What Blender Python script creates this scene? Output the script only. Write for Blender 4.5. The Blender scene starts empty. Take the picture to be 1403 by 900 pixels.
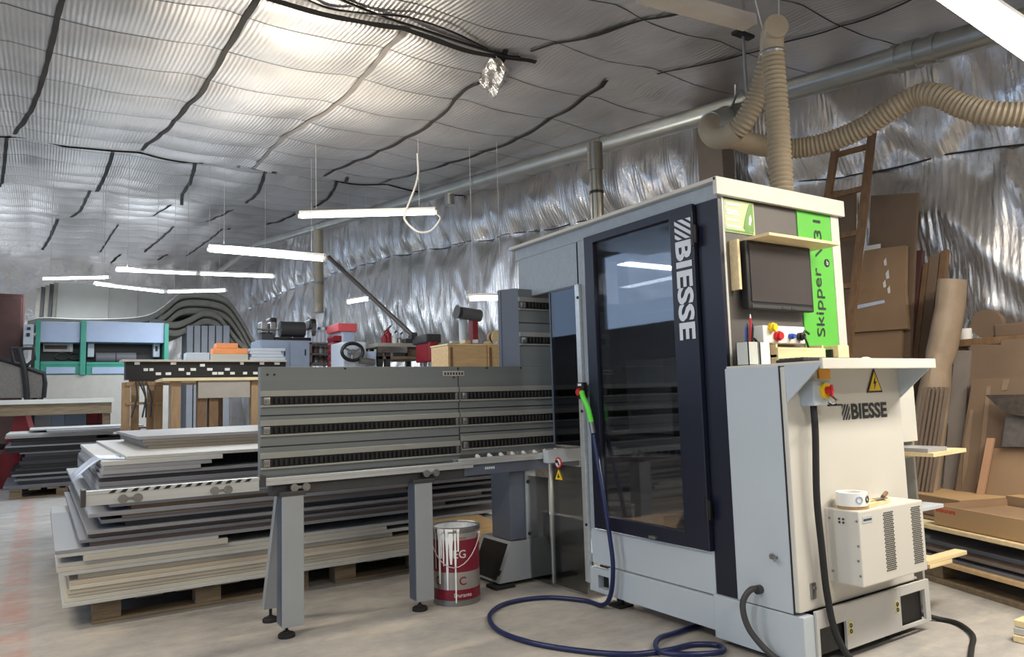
import bpy, bmesh, math, random
from mathutils import Vector, Matrix, noise
random.seed(7)
PI = math.pi
sc = bpy.context.scene
col = sc.collection

# ------------------------------------------------------------------ camera
H = 1.15
CR = Vector((0.84053503, -0.5409386, -0.02977066))
CD = Vector((0.0259998, 0.09516638, -0.99512179))
CF = Vector((0.54113295, 0.83566069, 0.09405497))
FPX = 1001.83
cam = bpy.data.cameras.new('camera'); co = bpy.data.objects.new('camera', cam); col.objects.link(co)
cam.sensor_width = 36; cam.lens = 36 * FPX / 1403; cam.clip_start = .02; cam.clip_end = 200
co.matrix_world = Matrix(((CR.x, -CD.x, -CF.x, 0), (CR.y, -CD.y, -CF.y, 0), (CR.z, -CD.z, -CF.z, H), (0, 0, 0, 1)))
sc.camera = co
C0 = Vector((0, 0, H))
def ray(u, v): return CR * ((u - 701.5) / FPX) + CD * ((v - 450) / FPX) + CF
def at(u, v, ax, val):            # the point of a vertical or level plane that a line of sight meets
    d = ray(u, v); i = 'XYZ'.index(ax); return C0 + d * ((val - C0[i]) / d[i])
def dep(u, v, d): return C0 + ray(u, v) * d

# ------------------------------------------------------------------ materials
def s2l(c): return tuple(((x / 255) / 12.92 if x / 255 <= .04045 else ((x / 255 + .055) / 1.055) ** 2.4) for x in c)
MATS = {}
def mat(name, c, rough=.5, metal=0, var=.06, scale=6, bump=0, bscale=60, stretch=None, coat=0, spec=.5):
    if name in MATS: return MATS[name]
    m = bpy.data.materials.new(name); m.use_nodes = True; nt = m.node_tree; N = nt.nodes; L = nt.links
    b = N['Principled BSDF']; rgb = s2l(c)
    b.inputs['Roughness'].default_value = rough; b.inputs['Metallic'].default_value = metal
    b.inputs['Specular IOR Level'].default_value = spec
    if coat: b.inputs['Coat Weight'].default_value = coat
    tc = N.new('ShaderNodeTexCoord'); src = tc.outputs['Object']
    if stretch:
        mp = N.new('ShaderNodeMapping'); mp.inputs['Scale'].default_value = stretch; L.new(src, mp.inputs[0]); src = mp.outputs[0]
    nz = N.new('ShaderNodeTexNoise'); nz.inputs['Scale'].default_value = scale; nz.inputs['Detail'].default_value = 6
    L.new(src, nz.inputs['Vector'])
    cr = N.new('ShaderNodeValToRGB'); cr.color_ramp.elements[0].position = .3; cr.color_ramp.elements[1].position = .7
    cr.color_ramp.elements[0].color = (*[x * (1 - var) for x in rgb], 1); cr.color_ramp.elements[1].color = (*[min(1, x * (1 + var)) for x in rgb], 1)
    L.new(nz.outputs[0], cr.inputs[0]); L.new(cr.outputs[0], b.inputs['Base Color'])
    if bump:
        n2 = N.new('ShaderNodeTexNoise'); n2.inputs['Scale'].default_value = bscale; L.new(src, n2.inputs['Vector'])
        bp = N.new('ShaderNodeBump'); bp.inputs['Strength'].default_value = bump; bp.inputs['Distance'].default_value = .01
        L.new(n2.outputs[0], bp.inputs['Height']); L.new(bp.outputs[0], b.inputs['Normal'])
    MATS[name] = m; return m
def emit(name, c, s):
    m = bpy.data.materials.new(name); m.use_nodes = True; b = m.node_tree.nodes['Principled BSDF']
    b.inputs['Base Color'].default_value = (*c, 1); b.inputs['Emission Color'].default_value = (*c, 1); b.inputs['Emission Strength'].default_value = s
    MATS[name] = m; return m
def glass(name, tint, gl=.06, rough=.02):
    m = bpy.data.materials.new(name); m.use_nodes = True; nt = m.node_tree; N = nt.nodes; L = nt.links
    for n in list(N):
        if n.type != 'OUTPUT_MATERIAL': N.remove(n)
    out = [n for n in N if n.type == 'OUTPUT_MATERIAL'][0]
    t = N.new('ShaderNodeBsdfTransparent'); t.inputs[0].default_value = (*tint, 1)
    g = N.new('ShaderNodeBsdfGlossy'); g.inputs['Roughness'].default_value = rough
    fr = N.new('ShaderNodeFresnel'); fr.inputs[0].default_value = 1.5
    ad = N.new('ShaderNodeMath'); ad.operation = 'MULTIPLY_ADD'; ad.inputs[1].default_value = .9; ad.inputs[2].default_value = gl
    L.new(fr.outputs[0], ad.inputs[0])
    mx = N.new('ShaderNodeMixShader'); L.new(ad.outputs[0], mx.inputs[0]); L.new(t.outputs[0], mx.inputs[1]); L.new(g.outputs[0], mx.inputs[2])
    L.new(mx.outputs[0], out.inputs[0]); MATS[name] = m; return m
def foil(name, c, rough, rib_axis, rib_scale, rib_str, wr_scale, wr_str, wr_stretch, metal=.92, dist=.6):
    m = bpy.data.materials.new(name); m.use_nodes = True; nt = m.node_tree; N = nt.nodes; L = nt.links
    b = N['Principled BSDF']; rgb = s2l(c); b.inputs['Metallic'].default_value = metal
    tc = N.new('ShaderNodeTexCoord')
    n0 = N.new('ShaderNodeTexNoise'); n0.inputs['Scale'].default_value = 1.3; n0.inputs['Detail'].default_value = 5; L.new(tc.outputs['Object'], n0.inputs['Vector'])
    cr = N.new('ShaderNodeValToRGB'); cr.color_ramp.elements[0].color = (*[x * .82 for x in rgb], 1); cr.color_ramp.elements[1].color = (*rgb, 1)
    cr.color_ramp.elements[0].position = .35; cr.color_ramp.elements[1].position = .65
    L.new(n0.outputs[0], cr.inputs[0]); L.new(cr.outputs[0], b.inputs['Base Color'])
    mr = N.new('ShaderNodeMapRange'); mr.inputs[3].default_value = rough - .06; mr.inputs[4].default_value = rough + .1; L.new(n0.outputs[0], mr.inputs[0]); L.new(mr.outputs[0], b.inputs['Roughness'])
    w = N.new('ShaderNodeTexWave'); w.bands_direction = rib_axis; w.inputs['Scale'].default_value = rib_scale
    w.inputs['Distortion'].default_value = dist; w.inputs['Detail'].default_value = 1; w.inputs['Detail Scale'].default_value = 1.2
    L.new(tc.outputs['Object'], w.inputs['Vector'])
    mp = N.new('ShaderNodeMapping'); mp.inputs['Scale'].default_value = wr_stretch; L.new(tc.outputs['Object'], mp.inputs[0])
    n1 = N.new('ShaderNodeTexNoise'); n1.inputs['Scale'].default_value = wr_scale; n1.inputs['Detail'].default_value = 8; n1.inputs['Roughness'].default_value = .6; n1.inputs['Distortion'].default_value = .5
    L.new(mp.outputs[0], n1.inputs['Vector'])
    b1 = N.new('ShaderNodeBump'); b1.inputs['Strength'].default_value = rib_str; b1.inputs['Distance'].default_value = .01; L.new(w.outputs['Fac'], b1.inputs['Height'])
    b2 = N.new('ShaderNodeBump'); b2.inputs['Strength'].default_value = wr_str; b2.inputs['Distance'].default_value = .05; L.new(n1.outputs[0], b2.inputs['Height'])
    L.new(b1.outputs[0], b2.inputs['Normal']); L.new(b2.outputs[0], b.inputs['Normal'])
    MATS[name] = m; return m

HAMMER_SHADED = mat('hammered_paint_shaded', (150, 160, 170), .4, var=.06, scale=30, bump=.25, bscale=90)  # hammered texture; its darker grey paints in the light falloff on the upper face
PAINT = mat('light_grey_paint', (182, 192, 200), .38, var=.03, scale=2)
CREAM = mat('pale_cream_paint', (200, 198, 191), .4, var=.02, scale=2)
NAVY = mat('navy_paint', (24, 28, 45), .35, var=.06, scale=12)
OLIVE = mat('dark_grey_aluminium', (118, 124, 126), .42, .3, var=.05, scale=3, stretch=(.3, 3, 8))
LEGG = mat('leg_grey_paint', (148, 153, 158), .42, var=.05, scale=4)
SIDEB = mat('slate_grey_paint', (84, 92, 106), .42, var=.05)
ALU = mat('brushed_aluminium', (200, 204, 206), .33, .55, var=.08, scale=5, stretch=(.3, 4, 8))
STEEL = mat('dull_steel', (150, 150, 150), .35, .9, var=.12, scale=10)
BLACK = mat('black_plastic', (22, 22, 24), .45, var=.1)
RUBBER = mat('black_rubber', (26, 26, 28), .7, var=.15)
DGREY = mat('dark_grey_plastic', (58, 58, 60), .5, var=.06)
BACKPL = mat('control_panel_grey', (92, 88, 86), .5, var=.08, scale=4)
SCREEN = mat('dull_screen', (66, 60, 60), .25, var=.05)
GREEN = mat('bright_green_vinyl', (92, 178, 68), .4, var=.02)
DKTEXT = mat('dark_print', (38, 42, 44), .5, var=.02)
WHTEXT = mat('silver_print', (214, 218, 226), .4, var=.02)
WHITE = mat('white_plastic', (236, 236, 232), .45, var=.02)
REDP = mat('red_plastic', (196, 36, 40), .4, var=.05)
DRED = mat('dark_red_paint', (140, 26, 40), .45, var=.1)
YEL = mat('yellow_plastic', (240, 204, 40), .45, var=.04)
ORG = mat('amber_plastic', (226, 160, 40), .45, var=.06)
BLUE = mat('blue_plastic', (40, 84, 180), .45, var=.05)
BLHOSE = mat('blue_hose', (17, 30, 76), .35, var=.1)
LIME = mat('lime_plastic', (96, 220, 74), .4, var=.05)
TIMB = mat('workshop_timber', (160, 130, 96), .7, var=.16, scale=4, stretch=(6, 6, 1))
PLY = mat('plywood', (204, 172, 126), .6, var=.12, scale=4, stretch=(1, 8, 8))
PALE = mat('pale_wood', (226, 204, 160), .6, var=.1, scale=5, stretch=(1, 8, 8))
OLDW = mat('old_pallet_wood', (122, 106, 84), .75, var=.25, scale=6, stretch=(1, 9, 9), bump=.3)
DARKW = mat('dark_timber', (120, 92, 66), .7, var=.2, scale=6, stretch=(6, 6, 1))
CARD = mat('cardboard', (142, 116, 90), .8, var=.08, scale=3)
CARDD = mat('dull_cardboard', (114, 95, 78), .8, var=.14, scale=2.4)
CARDL = mat('fresh_cardboard', (176, 144, 104), .8, var=.05, scale=3)
PAPER = mat('wrapping_paper', (150, 132, 112), .6, var=.18, scale=5, bump=.6, bscale=14)
CREAMH = mat('beige_hose', (154, 141, 120), .5, var=.06)
DUCT = mat('galvanised_duct', (176, 178, 174), .34, .85, var=.1, scale=3)
SEAM = mat('dark_seam_tape', (40, 38, 38), .8, var=.2)
SEAML = mat('grey_seam_tape', (118, 112, 108), .5, .3, var=.2)
WIREM = mat('thin_white_wire', (200, 200, 200), .5)
FLOORPALE = mat('white_board', (196, 196, 190), .45, var=.03)
TEAL = mat('teal_paint', (62, 150, 130), .45, var=.06)
SKYP = mat('pale_blue_panel', (166, 182, 208), .4, var=.03)
FELT = mat('grey_felt', (146, 143, 134), .85, var=.1, scale=8)
ORANGE = mat('orange_board', (236, 150, 92), .6, var=.06)
BLUEGR = mat('blue_grey_cabinet_paint', (146, 160, 180), .45, var=.05)
LWHITE = mat('bluish_white', (190, 198, 208), .5, var=.03)
BROWN = mat('brown_crate', (92, 62, 58), .6, var=.1)
DRIP = mat('white_paint_drip', (240, 240, 238), .3, var=.02)
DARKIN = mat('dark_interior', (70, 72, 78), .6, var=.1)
SILHOUETTE = mat('grey_casting', (92, 94, 96), .5, var=.12)
DUST = mat('wood_dust', (176, 150, 118), .9, var=.12, scale=14)
TUBEW = emit('warm_tube_light', (1, .93, .76), 17)
TUBEC = emit('cool_tube_light', (.95, .97, 1), 15)
TUBEX = emit('bright_tube_light', (1, .95, .84), 26)
TINT = glass('smoked_door_glass', (.86, .87, .9), .03)
DTINT = glass('dark_smoked_acrylic', (.32, .34, .42), .02)
CLEAR = glass('clear_acrylic', (.93, .93, .92), .015, .08)
FOILC = foil('ceiling_foil', (206, 204, 204), .34, 'X', 8.5, .22, 2.0, .3, (1, .35, 1), .78)
FOILW = foil('wall_foil', (224, 221, 219), .22, 'Y', 6.2, .35, 2.6, .75, (1, 1.8, .45), .88, .4)
BOARDM = {
 'cream': mat('cream_laminate_edge', (190, 186, 174), .5, var=.06, scale=2, stretch=(1, 6, 6)),
 'white': mat('white_laminate', (184, 185, 183), .45, var=.03, scale=2),
 'beige': mat('beige_chipboard', (178, 167, 150), .7, var=.1, scale=4, stretch=(.5, 6, 20)),
 'brown': mat('brown_laminate', (116, 102, 94), .6, var=.1, scale=3, stretch=(.5, 4, 20)),
 'grey': mat('grey_laminate', (136, 138, 144), .45, var=.05, scale=2),
 'mid': mat('mid_grey_laminate', (112, 114, 122), .45, var=.06, scale=2),
 'dark': mat('charcoal_laminate', (48, 50, 58), .45, var=.1, scale=2),
 'tan': mat('tan_laminate', (150, 122, 96), .6, var=.12, scale=3, stretch=(.5, 4, 20)),
 'taupe': mat('taupe_laminate', (126, 120, 112), .55, var=.08, scale=3, stretch=(.5, 4, 20)),
 'black': mat('black_laminate', (30, 31, 36), .4, var=.1),
 'light': mat('light_grey_laminate', (150, 151, 156), .45, var=.03, scale=2),
}

# ------------------------------------------------------------------ geometry helpers
class MB:
    def __init__(s): s.bm = bmesh.new(); s.sm = False
    def box(s, x0, x1, y0, y1, z0, z1, bev=0, rot=None):
        vs = [s.bm.verts.new((x, y, z)) for x in (x0, x1) for y in (y0, y1) for z in (z0, z1)]
        fs = [s.bm.faces.new([vs[i] for i in q]) for q in ((0, 1, 3, 2), (4, 6, 7, 5), (0, 4, 5, 1), (2, 3, 7, 6), (0, 2, 6, 4), (1, 5, 7, 3))]
        if bev:
            es = list({e for f in fs for e in f.edges})
            r = bmesh.ops.bevel(s.bm, geom=es, offset=bev, segments=2, affect='EDGES', profile=.6)
            vs = list({v for f in r['faces'] for v in f.verts} | {v for v in vs if v.is_valid})
        if rot:
            bmesh.ops.transform(s.bm, matrix=rot, verts=vs)
        return s
    def prism(s, pts, vec):
        vec = Vector(vec); a = [s.bm.verts.new(p) for p in pts]; b = [s.bm.verts.new(Vector(p) + vec) for p in pts]; n = len(pts)
        s.bm.faces.new(a); s.bm.faces.new(b[::-1])
        for i in range(n): s.bm.faces.new((a[i], b[i], b[(i + 1) % n], a[(i + 1) % n]))
        return s
    def tube(s, pts, r, n=8, caps=True):
        s.sm = True; pts = [Vector(p) for p in pts]; k = len(pts); rs = r if isinstance(r, (list, tuple)) else [r] * k
        t0 = (pts[1] - pts[0]).normalized(); up = Vector((0, 0, 1)) if abs(t0.z) < .9 else Vector((1, 0, 0))
        nx = t0.cross(up).normalized(); rings = []
        for i, p in enumerate(pts):
            t = (pts[min(i + 1, k - 1)] - pts[max(i - 1, 0)]).normalized()
            nx = (nx - t * nx.dot(t)).normalized(); ny = t.cross(nx)
            rings.append([s.bm.verts.new(p + (nx * math.cos(2 * PI * j / n) + ny * math.sin(2 * PI * j / n)) * rs[i]) for j in range(n)])
        for i in range(k - 1):
            for j in range(n): s.bm.faces.new((rings[i][j], rings[i][(j + 1) % n], rings[i + 1][(j + 1) % n], rings[i + 1][j]))
        if caps: s.bm.faces.new(rings[0][::-1]); s.bm.faces.new(rings[-1])
        return s
    def cyl(s, p0, p1, r, n=16, r1=None): return s.tube([p0, p1], [r, r if r1 is None else r1], n)
    def lathe(s, prof, c, n=32, caps=False):
        s.sm = True; c = Vector(c); rings = [[s.bm.verts.new(c + Vector((r * math.cos(2 * PI * j / n), r * math.sin(2 * PI * j / n), z))) for j in range(n)] for r, z in prof]
        for i in range(len(rings) - 1):
            for j in range(n): s.bm.faces.new((rings[i][j], rings[i][(j + 1) % n], rings[i + 1][(j + 1) % n], rings[i + 1][j]))
        if caps: s.bm.faces.new(rings[0][::-1]); s.bm.faces.new(rings[-1])
        return s
    def ball(s, c, r, sz=(1, 1, 1)):
        s.sm = True; bmesh.ops.create_icosphere(s.bm, subdivisions=2, radius=r, matrix=Matrix.Translation(c) @ Matrix.Diagonal((*sz, 1))); return s
    def grid(s, fn, nu, nv):
        s.sm = True; V = [[s.bm.verts.new(fn(i / nu, j / nv)) for j in range(nv + 1)] for i in range(nu + 1)]
        for i in range(nu):
            for j in range(nv): s.bm.faces.new((V[i][j], V[i + 1][j], V[i + 1][j + 1], V[i][j + 1]))
        return s
    def build(s, name, m, parent=None, **kw):
        bmesh.ops.recalc_face_normals(s.bm, faces=s.bm.faces[:])
        me = bpy.data.meshes.new(name); s.bm.to_mesh(me); s.bm.free(); me.materials.append(m)
        if s.sm:
            for p in me.polygons: p.use_smooth = True
            try: me.set_sharp_from_angle(angle=math.radians(38))
            except Exception: pass
        o = bpy.data.objects.new(name, me); col.objects.link(o)
        if parent: adopt(o, parent)
        for k, v in kw.items(): o[k] = v
        return o
def wm(o):
    m = o.matrix_basis.copy()
    return (wm(o.parent) @ o.matrix_parent_inverse @ m) if o.parent else m
def adopt(o, p): o.parent = p; o.matrix_parent_inverse = wm(p).inverted()
def tag(o, label, cat, group=None):
    o['label'] = label; o['category'] = cat
    if group: o['group'] = group
    return o
def thing(name, label, cat, loc=(0, 0, 0), group=None):
    o = bpy.data.objects.new(name, None); o.empty_display_size = .1; o.location = loc; col.objects.link(o); return tag(o, label, cat, group)
def struct(o): o['kind'] = 'structure'; return o
def copy_tree(o, delta=None, parent=None):
    c = o.copy(); col.objects.link(c)
    if parent: c.parent = parent
    if delta: c.location = Vector(o.location) + Vector(delta)
    for ch in list(o.children): copy_tree(ch, None, c)
    return c
def text(name, s, m, parent, org, xd, yd, w=None, h=None, bold=0, ext=.0015):
    """lettering as flat raised mesh; org = lower-left corner, fitted to width w and cap height h"""
    cu = bpy.data.curves.new(name, 'FONT'); cu.body = s; cu.size = 1; cu.extrude = 0; cu.offset = bold; cu.resolution_u = 3
    o = bpy.data.objects.new(name, cu); col.objects.link(o); bpy.context.view_layer.update()
    me = bpy.data.meshes.new_from_object(o.evaluated_get(bpy.context.evaluated_depsgraph_get()))
    bpy.data.objects.remove(o); bpy.data.curves.remove(cu)
    xs = [v.co.x for v in me.vertices]; ys = [v.co.y for v in me.vertices]
    sx = (w / (max(xs) - min(xs))) if w else h / (max(ys) - min(ys)); sy = (h / (max(ys) - min(ys))) if h else sx
    xd = Vector(xd).normalized(); yd = Vector(yd).normalized(); zd = xd.cross(yd); x0 = min(xs); y0 = min(ys)
    for v in me.vertices: v.co = Vector(org) + xd * ((v.co.x - x0) * sx) + yd * ((v.co.y - y0) * sy) + zd * ext
    me.materials.append(m); t = bpy.data.objects.new(name, me); col.objects.link(t); adopt(t, parent); return t
def catmull(P, n):
    P = [Vector(p) for p in P]; P = [P[0] * 2 - P[1]] + P + [P[-1] * 2 - P[-2]]; out = []
    for i in range(1, len(P) - 2):
        for k in range(n):
            t = k / n; a, b, c, d = P[i - 1:i + 3]
            out.append(.5 * ((2 * b) + (c - a) * t + (2 * a - 5 * b + 4 * c - d) * t * t + (3 * b - a - 3 * c + d) * t ** 3))
    out.append(P[-2]); return out
def resample(P, step):
    L = [0]
    for a, b in zip(P, P[1:]): L.append(L[-1] + (b - a).length)
    n = max(2, int(L[-1] / step)); out = []; j = 0
    for k in range(n + 1):
        s = L[-1] * k / n
        while j < len(P) - 2 and L[j + 1] < s: j += 1
        f = (s - L[j]) / max(1e-9, L[j + 1] - L[j]); out.append(P[j].lerp(P[j + 1], min(1, f)))
    return out
def lerp_tab(T, x):
    if x <= T[0][0]: return T[0][1]
    for (a, b), (c, d) in zip(T, T[1:]):
        if x <= c: return b + (d - b) * (x - a) / (c - a)
    return T[-1][1]
ORD = 'first second third fourth fifth sixth seventh eighth ninth tenth eleventh twelfth thirteenth fourteenth fifteenth sixteenth seventeenth eighteenth nineteenth twentieth'.split()
TENS = {20: 'twenty', 30: 'thirty', 40: 'forty'}
def ordw(n): return ORD[n - 1] if n <= 20 else (TENS[n // 10 * 10] + '-' + ORD[n % 10 - 1] if n % 10 else {30: 'thirtieth', 40: 'fortieth'}[n])

# ------------------------------------------------------------------ room shell
WX = 5.95
PROF = [(-6, 3.45), (1.5, 3.7), (4.85, 4.02), (4.95, 3.98), (7, 4.13), (8.6, 4.27), (10.45, 4.50), (10.58, 4.92), (11.8, 4.98), (13.5, 5.03), (15.1, 5.16), (15.25, 5.5), (17.5, 5.62), (19.5, 5.7), (19.6, 5.86), (22, 5.84), (26, 5.78)]
SEAMX = [-6.15, -4.95, -3.75, -2.55, -1.4, -.3, 1.05, 2.26, 3.47, 4.5, 5.95]
def zc(x, y):
    z = lerp_tab(PROF, y)
    t = (y / .76) % 1; z -= .022 * (1 - (2 * t - 1) ** 2)
    for a, b in zip(SEAMX, SEAMX[1:]):
        if a <= x < b:
            q = (x - a) / (b - a); z -= .045 * (1 - (2 * q - 1) ** 2); break
    z += .03 * noise.noise((x * .9, y * .7, 3.1)) + .012 * noise.noise((x * 2.6, y * 1.7, 9))
    return z + .012 * x
fl = MB().grid(lambda a, b: Vector((-9 + 15.2 * a, -5 + 31.1 * b, 0)), 4, 8).build('floor', None or PAINT)
def floor_mat():
    m = bpy.data.materials.new('dusty_concrete'); m.use_nodes = True; nt = m.node_tree; N = nt.nodes; L = nt.links; b = N['Principled BSDF']
    tc = N.new('ShaderNodeTexCoord'); O = tc.outputs['Object']
    def nz(s, d, r=.6, st=None):
        n = N.new('ShaderNodeTexNoise'); n.inputs['Scale'].default_value = s; n.inputs['Detail'].default_value = d; n.inputs['Roughness'].default_value = r
        if st:
            mp = N.new('ShaderNodeMapping'); mp.inputs['Scale'].default_value = st; mp.inputs['Rotation'].default_value = (0, 0, .5); L.new(O, mp.inputs[0]); L.new(mp.outputs[0], n.inputs['Vector'])
        else: L.new(O, n.inputs['Vector'])
        return n.outputs[0]
    def ramp(v, stops):
        r = N.new('ShaderNodeValToRGB'); e = r.color_ramp.elements
        while len(e) < len(stops): e.new(.5)
        for q, (p, c) in zip(e, stops): q.position = p; q.color = (*s2l(c), 1)
        L.new(v, r.inputs[0]); return r.outputs[0]
    def mix(f, a, c, typ='MIX'):
        x = N.new('ShaderNodeMix'); x.data_type = 'RGBA'; x.blend_type = typ
        if isinstance(f, float): x.inputs[0].default_value = f
        else: L.new(f, x.inputs[0])
        L.new(a, x.inputs[6]); L.new(c, x.inputs[7]); return x.outputs[2]
    base = ramp(nz(1.7, 10, .66), [(.32, (124, 124, 125)), (.5, (164, 160, 155)), (.68, (194, 186, 175))])
    fine = ramp(nz(9, 10, .7), [(.35, (148, 144, 140)), (.62, (194, 187, 180))])
    streak = ramp(nz(2.4, 9, .7, (1, 2.6, 1)), [(.36, (122, 124, 127)), (.64, (190, 185, 178))])
    c = mix(.3, mix(.4, base, fine), streak)
    dust = N.new('ShaderNodeMapRange'); dust.inputs[1].default_value = .54; dust.inputs[2].default_value = .7; dust.inputs[4].default_value = .5
    L.new(nz(1.6, 6, .6, (1, 3.2, 1)), dust.inputs[0])
    c = mix(dust.outputs[0], c, ramp(nz(30, 4), [(.3, (204, 194, 178)), (.7, (216, 206, 190))]))
    # worn painted lane line along the left
    sx = N.new('ShaderNodeSeparateXYZ'); L.new(O, sx.inputs[0])
    def mth(op, a, bb):
        q = N.new('ShaderNodeMath'); q.operation = op
        for i, v in enumerate((a, bb)):
            if isinstance(v, (int, float)): q.inputs[i].default_value = v
            else: L.new(v, q.inputs[i])
        return q.outputs[0]
    d = mth('ABSOLUTE', mth('ADD', sx.outputs[0], .09), 0)
    ln = N.new('ShaderNodeMapRange'); ln.inputs[1].default_value = .1; ln.inputs[2].default_value = .05; ln.inputs[3].default_value = 0; ln.inputs[4].default_value = .55
    L.new(d, ln.inputs[0])
    wr = N.new('ShaderNodeMapRange'); wr.inputs[1].default_value = .34; wr.inputs[2].default_value = .6; L.new(nz(4, 8, .7), wr.inputs[0])
    red = ramp(nz(20, 3), [(.3, (176, 104, 78)), (.7, (186, 120, 92))])
    c = mix(mth('MULTIPLY', ln.outputs[0], wr.outputs[0]), c, red)
    L.new(c, b.inputs['Base Color'])
    rg = N.new('ShaderNodeMapRange'); rg.inputs[3].default_value = .42; rg.inputs[4].default_value = .8; L.new(nz(2.2, 6), rg.inputs[0]); L.new(rg.outputs[0], b.inputs['Roughness'])
    bp = N.new('ShaderNodeBump'); bp.inputs['Strength'].default_value = .25; bp.inputs['Distance'].default_value = .006; L.new(nz(40, 8), bp.inputs['Height']); L.new(bp.outputs[0], b.inputs['Normal'])
    return m
fl.data.materials[0] = floor_mat(); struct(fl)
NY = 330
def cfun(a, b):
    y = -5 + 31.05 * (b ** 1.0); x = -9 + 15.05 * a; return Vector((x, y, zc(x, y)))
ce = MB().grid(cfun, 150, NY).build('ceiling', FOILC); struct(ce)
# wall lined with quilted foil on the right
def wz(y): return lerp_tab([(-5, 2.05), (2.5, 2.9), (13.8, 4.1), (20, 4.4), (26, 4.4)], y)
PUCK = []
for row, f in ((0, 1.0), (1, .52)):
    y = -3.0 + row * .4
    while y < 26: PUCK.append((y, wz(y) * f)); y += random.uniform(.55, 1.0)
def wfun(a, b):
    y = -5 + 31.05 * a; zt = zc(WX - .05, y) + .05; z = zt * b
    w = wz(y); rows = (0, w * .52, w, zt); q = 0
    for r0, r1 in zip(rows, rows[1:]):
        if r0 <= z <= r1 + 1e-6: q = (z - r0) / (r1 - r0); break
    bulge = (max(0, math.sin(PI * q))) ** .6
    big = noise.noise((y * .9, z * .75, 1.7)); fold = noise.noise((y * 3.2 + z * .5, z * .8, 5.2)); rid = abs(noise.noise((y * 2.1 - z * .6, z * .9, 8.8)))
    near = max(0, min(1, (7 - y) / 4))
    d = .06 + .10 * bulge + (.07 + .07 * near) * big + .055 * fold - (.10 + .12 * near) * rid + .03 * noise.noise((y * 6.5 + z * 1.2, z * .9, 2.2)) - .05 * abs(noise.noise((y * 5 - z * 2.1, z * 1.1, 6.6)))
    for py, pz in PUCK:
        if abs(py - y) < .5:
            r2 = ((py - y) ** 2 + ((pz - z) * .8) ** 2)
            if r2 < .25: d -= .12 * math.exp(-r2 / .03)
    return Vector((WX - max(-.05, d), y, z))
wr_ = MB().grid(wfun, 760, 84).build('wall_right', FOILW); struct(wr_)
# boards behind the foil, the outside wall itself
struct(MB().box(WX + .12, WX + .25, -5, 26.2, 0, 7.2).build('wall_right_outer', PAINT))
def bfun(a, b):
    x = -9 + 15 * a; z = 6.0 * b
    return Vector((x, 26 - .04 - .07 * noise.noise((x * .8, z * .6, 4)) - .05 * abs(noise.noise((x * 2.5, z * .8, 6))), z))
struct(MB().grid(bfun, 150, 40).build('wall_back', FOILW))
LWM = mat('grey_sheet_wall', (150, 152, 156), .6, .2)
struct(MB().box(-9.1, -9, 4.5, 8.5, 0, 4.6).build('wall_left', LWM)); struct(MB().box(-9.1, -9, 8.5, 26, 0, 3.1).build('wall_left', LWM)); struct(MB().box(-9.1, -9, 8.5, 26, 5.3, 6.3).build('wall_left', LWM))  # unseen left wall; its high openings are added to let daylight in
for i in range(5): struct(MB().box(-9.1, -9, 8.5 + 4.2 * i, 9.2 + 4.2 * i, 3.1, 5.3).build('wall_left', LWM))
struct(MB().box(-9, 6.1, -5.2, -5, 0, 3.9).build('wall_front', mat('plain_wall_paint', (190, 182, 170), .8)))
# seams and tapes of the ceiling lining
k = 1
def strip(pts, w, m, name, below=.012):
    mb = MB(); pts = [Vector(p) for p in pts]; L_, R_ = [], []
    for i, p in enumerate(pts):
        t = (pts[min(i + 1, len(pts) - 1)] - pts[max(i - 1, 0)]); t.z = 0; t.normalize(); n = Vector((-t.y, t.x, 0))
        ww = w * (1 + .35 * noise.noise((i * .37, w * 9, k)))
        for lst, sgn in ((L_, 1), (R_, -1)):
            q = p + n * ww * sgn; q.z = zc(q.x, q.y) - below; lst.append(q)
    va = [mb.bm.verts.new(q) for q in L_]; vb = [mb.bm.verts.new(q) for q in R_]
    for i in range(len(pts) - 1): mb.bm.faces.new((va[i], va[i + 1], vb[i + 1], vb[i]))
    mb.sm = True; return struct(mb.build(name, m))
def ceil_hit(u, v):
    d = ray(u, v); t = 1.5
    while t < 40:
        p = C0 + d * t
        if p.z > zc(p.x, p.y): break
        t += .03
    return p
TR = [([(92, -30), (84, 0), (57, 110), (36, 160), (20, 182)], .02, SEAM), ([(366, -30), (351, 0), (303, 78), (280, 120), (255, 146), (225, 180), (194, 205)], .02, SEAM),
 ([(559, 30), (540, 54), (488, 114), (452, 148), (414, 172), (380, 196), (326, 229)], .022, SEAML), ([(693, 66), (673, 104), (639, 120), (610, 152), (579, 176), (524, 204), (444, 240)], .022, SEAM),
 ([(831, 108), (791, 140), (739, 172), (695, 196), (631, 218), (518, 251)], .022, SEAM), ([(727, 68), (775, 55), (849, 32), (900, 20), (938, 14)], .016, SEAM), ([(900, 98), (960, 87), (1030, 70), (1076, 55), (1150, 33), (1227, 7), (1260, -10)], .013, SEAM),
 ([(155, 208), (146, 235), (135, 258), (112, 285), (97, 297)], .028, SEAM), ([(12, 186), (6, 225), (0, 255)], .022, SEAM), ([(276, 223), (262, 245), (250, 266), (249, 280)], .03, SEAM), ([(376, 235), (355, 260), (337, 278)], .03, SEAM), ([(320, 287), (300, 296), (282, 303)], .02, SEAM), ([(235, 280), (222, 288), (210, 295)], .02, SEAM),
 ([(476, 242), (455, 262), (430, 283)], .028, SEAM), ([(405, 292), (385, 302), (365, 307)], .03, SEAM), ([(79, 300), (68, 325), (58, 342)], .035, SEAM), ([(162, 307), (150, 325), (137, 345)], .02, SEAM), ([(238, 310), (218, 328), (198, 345)], .03, SEAM), ([(315, 312), (290, 325), (255, 350)], .025, SEAM), ([(165, 348), (152, 360)], .03, SEAM), ([(230, 348), (215, 356)], .03, SEAM)]
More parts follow.
